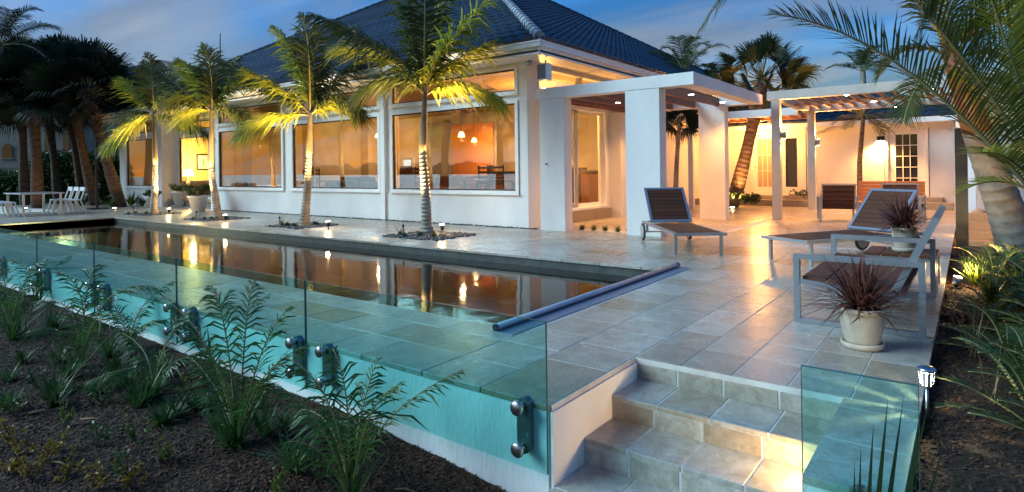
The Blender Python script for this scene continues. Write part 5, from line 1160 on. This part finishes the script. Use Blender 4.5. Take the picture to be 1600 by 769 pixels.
for i,(bs_,c1,c2,tip,dd,mt,ll,nn) in enumerate([((1640,330),(1520,190),(1380,40),(1205,22),.3,K_,.72,100),((1640,300),(1560,150),(1480,60),(1405,-30),.2,K_,.6,80),((1640,300),(1610,160),(1560,40),(1530,-60),-.3,G_,.45,60),((1650,300),(1640,160),(1620,60),(1590,-40),.5,G_,.45,60),((1650,330),(1600,260),(1570,230),(1520,240),-.2,G_,.38,44),((1650,330),(1610,240),(1590,170),(1555,120),.6,G_,.42,50),((1650,330),(1600,280),(1550,270),(1500,300),.4,G_,.34,40),((1650,310),(1620,200),(1605,120),(1600,60),.2,G_,.42,50)]):
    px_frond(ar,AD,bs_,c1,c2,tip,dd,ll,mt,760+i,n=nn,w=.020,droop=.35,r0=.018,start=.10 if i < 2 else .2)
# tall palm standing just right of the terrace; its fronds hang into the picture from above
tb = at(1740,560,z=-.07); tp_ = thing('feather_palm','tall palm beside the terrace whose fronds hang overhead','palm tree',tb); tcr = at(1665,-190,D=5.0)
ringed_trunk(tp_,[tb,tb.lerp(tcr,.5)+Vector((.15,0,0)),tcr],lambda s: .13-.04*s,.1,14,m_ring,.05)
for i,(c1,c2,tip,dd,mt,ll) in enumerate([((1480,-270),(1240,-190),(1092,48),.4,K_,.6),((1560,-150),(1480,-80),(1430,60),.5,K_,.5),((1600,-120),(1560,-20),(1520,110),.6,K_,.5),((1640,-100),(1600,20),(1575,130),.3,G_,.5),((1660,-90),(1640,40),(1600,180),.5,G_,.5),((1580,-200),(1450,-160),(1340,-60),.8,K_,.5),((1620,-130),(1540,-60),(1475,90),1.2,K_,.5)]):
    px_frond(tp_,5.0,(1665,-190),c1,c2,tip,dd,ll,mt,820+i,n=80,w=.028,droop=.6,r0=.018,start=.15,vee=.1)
# dark post, pale post and lit ground spot
q = at(1504,400,z=-.05); tag(MB().box(q.x-.075,q.x+.075,q.y-.075,q.y+.075,-.12,at(1504,196,D=(q-CAM).dot(FWD)).z).build('timber_post', m_dark),'dark square timber post at the terrace corner','post')
q = at(1519,362,z=.0); D_=(q-CAM).dot(FWD); tag(MB().bbox(q.x-.07,q.x+.07,q.y-.07,q.y+.07,-.12,at(1519,236,D=D_).z,.005).build('pale_post', m_trim),'slim pale post behind the dark timber post','post')
q = at(1508,190,D=8.6); fl_ = thing('flood_lamp','white twin flood lamp on top of the dark post','floodlight',q); MB().bbox(q.x-.11,q.x+.06,q.y-.06,q.y+.06,q.z-.09,q.z+.03,.015).build('head', m_white, fl_); MB().tube([q+Vector((0,0,-.0905)),q+Vector((0,0,-.16))],.02,8).build('stem', m_dark, fl_)
for k in range(4):
    z = .02+k*.13; a = at(1530,360,z=0); tag(MB().bbox(-.1+k*.0,2.4,12.6+k*.32,12.6+k*.32+.318,-.15,z,.01).build('sleeper_step', m_joist),['lowest pale sleeper step beside the grey palm','second pale sleeper step beside the grey palm','third pale sleeper step beside the grey palm','topmost pale sleeper step beside the grey palm'][k],'step')
light('step_lamp','POINT',(.6,12.2,1.0),7,WARM,None,.05)
q = at(1530,345,D=11); ln = thing('path_lantern','tan lantern shade glowing behind the posts','lantern',(q.x,q.y,0)); MB().tube([(q.x,q.y,-.1),(q.x,q.y,q.z-.15)],.02,8).build('stake', m_dark, ln); MB().lathe((q.x,q.y,q.z-.15),[(.13,0),(.11,.32),(.05,.36)],14).build('lamp_shade', m_joist, ln, True); light('lantern_bulb','POINT',(q.x-.25,q.y-.35,q.z-.1),6,WARM,ln,.05)
q = at(1491,452,z=-.07); D_=(q-CAM).dot(FWD); gs = thing('bullet_light','bright tilted bullet light on a stake in the side bed','spotlight',(q.x,q.y,-.07)); hd = at(1495,440,D=D_); tg = hd+Vector((.25,.35,1.2)); dr = (tg-hd).normalized()
MB().tube([(q.x,q.y,-.12),hd-dr*.05],.018,10).build('stake', m_steel, gs, True); MB().tube([hd-dr*.06,hd-dr*.03,hd+dr*.05],[.02,.038,.042],14).build('housing', m_steel, gs, True); MB().tube([hd+dr*.0505,hd+dr*.056],.041,14).build('lens', m_lampglow, gs); light('bullet_lamp','SPOT',hd+dr*.07,100,(1,.62,.25),gs,.03,hd+Vector((.5,1.2,1.4)),110,.6); light('spill','POINT',hd+dr*.14,5,(1,.62,.25),gs,.03)
# lamps on the right palm
q = Vector((.3,9.6,.0)); s = thing('ground_uplight','hidden lit uplight among the ferns below the grey palm','spotlight',q); MB().lathe((q.x,q.y,-.06),[(.08,0),(.08,.09),(.06,.10)],14).build('housing', m_dark, s); MB().lathe((q.x,q.y,.0405),[(.055,0),(.05,.006)],14).build('lens', m_lampglow, s); light('uplight_lamp','SPOT',(q.x,q.y,.07),26,(1,.62,.26),s,.04,at(1560,120,D=D0-1),70,.5)
# solar path light by the steps: bulb inside a ribbed glass cup under a steel cap
q = at(1438,646,z=-.02); q = Vector((-.185,q.y,-.04)); so = thing('solar_path_light','small silver solar path light glowing at the terrace edge by the steps','path light',q)
D_ = (q-CAM).dot(FWD); zt = at(1447,572,D=D_).z
MB().tube([(q.x,q.y,-.10),(q.x,q.y,zt-.106)],.0085,10).build('stake', m_steel, so, True)
MB().lathe((q.x,q.y,zt-.012),[(.038,-.016),(.046,-.011),(.043,.0),(.03,.009),(.01,.012)],20).build('cap', m_steel, so, True)
for k in range(9):
    a = 2*PI*(k+.3)/9; c_, s_ = math.cos(a), math.sin(a); m = MB(); w = .0085
    for rr_,zz in ((.026,zt-.100),(.036,zt-.030)):
        for sg in (-1,1): m.v.append((q.x+rr_*c_-sg*w*s_, q.y+rr_*s_+sg*w*c_, zz))
    m.f.append((0,1,3,2)); m.build('rib', m_alu, so)
MB().lathe((q.x,q.y,zt-.100),[(.025,-.006),(.026,0)],16).build('cup_base', m_steel, so); MB().lathe((q.x,q.y,zt-.072),[(.006,0),(.011,.012),(.006,.024)],10).build('bulb', emit('white_led',(1,.9,.62),90), so)
light('solar_led','POINT',(q.x,q.y,zt-.076),5.5,(1,.86,.5),so,.004)
# step light in the right cheek wall
sx = thing('step_light','recessed warm step light low in the cheek wall of the stairs','step light',(-.575,3.28,-.2)); MB().box(-.578,-.5725,3.20,3.33,-.235,-.175).build('face_plate', m_steel, sx); MB().box(-.580,-.5785,3.21,3.32,-.225,-.185).build('lens', m_downl, sx); light('step_lamp','SPOT',(-.585,3.27,-.20),9,(1,.58,.20),sx,.03,(-1.25,3.25,-.42),150,.9)

# plants of the side bed
def fern(x,y,z,label,seed,n=12,L=.45,mat=None,LL=.10,name='asparagus_fern',nl=26):
    t = thing(name,label,'plant',(x,y,z),group='feathery plants in the side bed' if name=='asparagus_fern' else None); r = random.Random(seed)
    for i in range(n):
        a = r.uniform(0,2*PI); el = r.uniform(.35,1.35); l = L*r.uniform(.7,1.15); d = Vector((math.cos(a)*math.cos(el),math.sin(a)*math.cos(el),math.sin(el))); c = Vector((x,y,z)); h=Vector((math.cos(a),math.sin(a),0))
        add_frond(t,[c,c+d*l*.4,c+d*l*.75+Vector((0,0,-.03)),c+d*l*.8+h*l*.25+Vector((0,0,-.12*l))],LL,mat or m_shrub,n=nl,w=.012,droop=.3,seed=seed*50+i,r0=.004,start=.12)
r = random.Random(8)
for k in range(34):
    y = 3.3+k*.20+r.uniform(-.1,.1); x = .12+r.uniform(0,.75)+max(0,(4-y))*.3
    kind = 'yellow green' if k in (11,12,13,15,17) else 'bright green' if k%4==0 else 'dark green'; sz = 'low' if k%3 else 'tall'
    fern(x,y,rbed_h(x,y),sz+' '+kind+' feathery fern in the bark '+('just past the solar path light' if y < 4.3 else 'level with the near pot' if y < 5.5 else 'alongside the settee' if y < 7.2 else 'around the bullet light' if y < 8.4 else 'before the dark timber post'),100+k,13,.50 if k%3 else .62,m_lime if k in (11,12,13,15,17) else m_young if k%4==0 else m_shrub)
for k in range(6):
    y = 7.4+k*.35; x = -.02+r.uniform(0,.5); t = thing('croton','yellow green croton lit by the bullet light','shrub',(x,y,-.05),group='crotons along the terrace edge'); grass_tuft(t,(x,y,-.05),60,.34,m_lime,400+k,.65,.022,'leaves',.35)
for k in range(7):
    y = 4.6+k*.55; x = .9+r.uniform(0,.9); t = thing('strap_plant','tall strappy dark plant at the back of the side bed','plant',(x,y,-.07),group='strappy plants in the side bed'); grass_tuft(t,(x,y,-.07),34,1.1,m_shrub,440+k,.4,.03,'leaves',.6)
for k,(x,y) in enumerate(((.02,5.3),(.05,6.3),(.1,4.35))):
    t = thing('bare_twig','thin bare reddish stems rising from the bark','twig',(x,y,-.07),group='bare stems in the side bed'); grass_tuft(t,(x,y,-.07),9,.5,m_dry,470+k,.6,.006,'stems',.2)
# ================================================================== FRONT BED
def young_palm(px,py,zg,label,fr,seed,mat=None,LL=.22,nl=28,extra=14,gl=.4):
    """seedling palm; fronds listed as photo tips with a depth change"""
    q = at(px,py,z=zg); q.z = bed_h(q.x,q.y); D = (q-CAM).dot(FWD); t = thing('young_palm',label,'young palm',q,group='young palms in the front bed'); r = random.Random(seed); s = D/4
    for i,(c,tp,dd) in enumerate(fr):
        p3 = at(*tp,D=D+dd); p2 = at(*c,D=D+dd*.6); p1 = q.lerp(p2,.5)+Vector((0,0,.04))
        add_frond(t,[q,p1,p2,p3],LL,mat or m_young,n=nl,w=.015,droop=.9,seed=seed*60+i,r0=.005,start=.22,sweep=.85,vee=.05,loose=.45)
    grass_tuft(t,q,extra,gl,mat or m_young,seed,.45,.016,'strap_leaves',.35)
young_palm(372,690,-.45,'bushy young palm growing before the second glass panel',[((330,520),(262,470),.3),((352,480),(330,448),.1),((385,470),(395,440),.2),((410,520),(452,480),-.1),((350,560),(290,510),-.2),((420,560),(480,540),.2),((395,600),(440,560),-.3),((340,600),(300,560),.3)],51,extra=40,gl=.50)
young_palm(548,762,-.47,'young palm leaning a long frond across the glass near the steps',[((590,640),(722,578),.1),((520,600),(452,560),.1),((500,640),(430,600),-.1),((545,590),(520,545),.2),((575,620),(625,600),-.2),((500,690),(452,690),-.3),((560,640),(590,560),.3),((520,640),(470,640),.3)],52,extra=30,gl=.42)
young_palm(125,560,-.4,'young palm with arching fronds against the third glass panel',[((140,450),(95,425),.1),((165,430),(245,450),.0),((120,460),(60,470),.2),((150,470),(200,500),-.3),((110,500),(40,520),-.3),((135,430),(150,415),.4)],53,extra=34,gl=.5,LL=.27)
young_palm(20,520,-.4,'young palm at the far end of the front bed',[((30,430),(70,405),.1),((10,420),(-20,390),.1),((25,440),(60,450),-.2),((0,450),(-50,430),.3)],54,extra=34,gl=.6,LL=.29)
young_palm(240,600,-.45,'low wispy young palm between the bigger clumps',[((220,560),(130,600),-.3),((260,520),(300,480),.2),((230,540),(190,520),.3),((270,560),(330,545),.1)],55,extra=16,gl=.35)
young_palm(200,540,-.42,'small young palm close to the third panel bracket',[((215,470),(270,440),.3),((190,480),(150,450),.2),((220,500),(260,500),.0)],56,extra=20,gl=.4)
young_palm(330,560,-.42,'slender young palm behind the bushy one',[((310,500),(270,470),.3),((340,480),(360,452),.3),((360,500),(420,460),.3)],57,extra=18,gl=.4)
young_palm(60,470,-.4,'small far young palm near the glass brackets',[((70,420),(110,400),.3),((50,420),(20,405),.2)],58,extra=26,gl=.5)
rg = random.Random(31)
for k in range(46):
    px = rg.uniform(-10,470); py = rg.uniform(455,640)+max(0,px-150)*.3; q = at(px,py,z=-.47)
    if q.y > 2.45: continue
    q.z = bed_h(q.x,q.y); t = thing('grass_clump','loose arching grass clump near the '+min([(125,560,'arching young palm by the third panel'),(20,520,'young palm at the far bed end'),(240,600,'low wispy young palm'),(372,690,'bushy young palm by the second panel')],key=lambda t_:(t_[0]-px)**2+(t_[1]-py)**2)[2],'grass',q,group='loose grasses in the front bed'); grass_tuft(t,q,rg.randint(26,60),rg.uniform(.22,.42),m_young if k%3 else m_shrub,600+k,.8,.012,'blades',.9)
# near yucca poking up before the short glass panel
q = Vector((-.28,1.95,-.42)); yq = thing('yucca','dark strappy yucca in front of the short glass panel','plant',q)
r = random.Random(9); m = MB()
for tip in ((1345,680),(1365,640),(1388,595),(1412,600),(1335,705),(1440,640),(1480,660),(1510,690),(1360,740),(1450,610)):
    e = at(*tip,D=2.05+r.uniform(-.2,.25)); d = (e-q); sd_ = d.cross(FWD).normalized(); blade(m,q,d.normalized(),sd_,d.length,.03,.06)
m.build('leaves', m_shrub, yq); MB().tube([q-Vector((0,0,.1)),q+Vector((0,0,.05))],[.04,.03],8).build('stem', m_sabal, yq)
r = random.Random(12)
YP_ = [(372,690,'bushy young palm by the second panel'),(548,762,'young palm leaning over the glass'),(125,560,'arching young palm by the third panel'),(20,520,'young palm at the far bed end'),(240,600,'low wispy young palm')]
def near_palm(px,py): return min(YP_,key=lambda t:(t[0]-px)**2+(t[1]-py)**2)[2]
def shrublet(px,py,label,seed,mat,R=.10,n=90,sz=.018,grp='low shrublets in the front bed'):
    q = at(px,py,z=-.47); q.z = bed_h(q.x,q.y); t = thing('shrublet',label,'shrub',q,group=grp); rr_ = random.Random(seed); m = MB(); st_ = MB()
    for j in range(7):
        a = rr_.uniform(0,2*PI); e = q+Vector((math.cos(a)*R*rr_.uniform(.2,1.2),math.sin(a)*R*rr_.uniform(.2,1.2),R*rr_.uniform(.5,1.9))); st_.tube([q,e],[.004,.002],4)
        for k in range(n//7):
            p = q.lerp(e,rr_.uniform(.35,1.05)); leaf_cloud(m,p,R*.16,1,sz,rr_)
    m.build('foliage', mat, t); st_.build('stems', m_sabal, t)
for k,(px,py) in enumerate(((200,735),(215,690),(290,640),(250,720),(150,690),(100,660),(330,660),(440,760),(500,740),(410,640),(60,600),(25,640),(160,620),(560,700))): shrublet(px,py,('lime' if k%2 else 'bright green')+' leaved shrublet in the bark near the '+near_palm(px,py),500+k,m_lime if k%2 else m_young,.11)
for k,(px,py) in enumerate(((30,700),(70,720),(20,680),(110,740),(50,745),(300,610),(150,760),(10,740),(90,700),(205,752))): shrublet(px,py,'orange yellow shrublet in the bark near the '+near_palm(px,py),540+k,m_yellow,.09,grp='yellow shrublets in the front bed')
for k in range(10):
    px = r.uniform(60,640); py = r.uniform(560,760); q = at(px,py,z=-.47)
    if q.y > 2.6: continue
    q.z = bed_h(q.x,q.y)+.01; a = r.uniform(0,PI); d = Vector((math.cos(a),math.sin(a),0))*r.uniform(.04,.11); tag(MB().tube([q-d,q+Vector((0,0,.012)),q+d],[.004,.007,.003],6).build('fallen_twig', m_dry, None, True),'pale fallen twig on the bark near the '+near_palm(px,py),'twig','fallen twigs in the front bed')
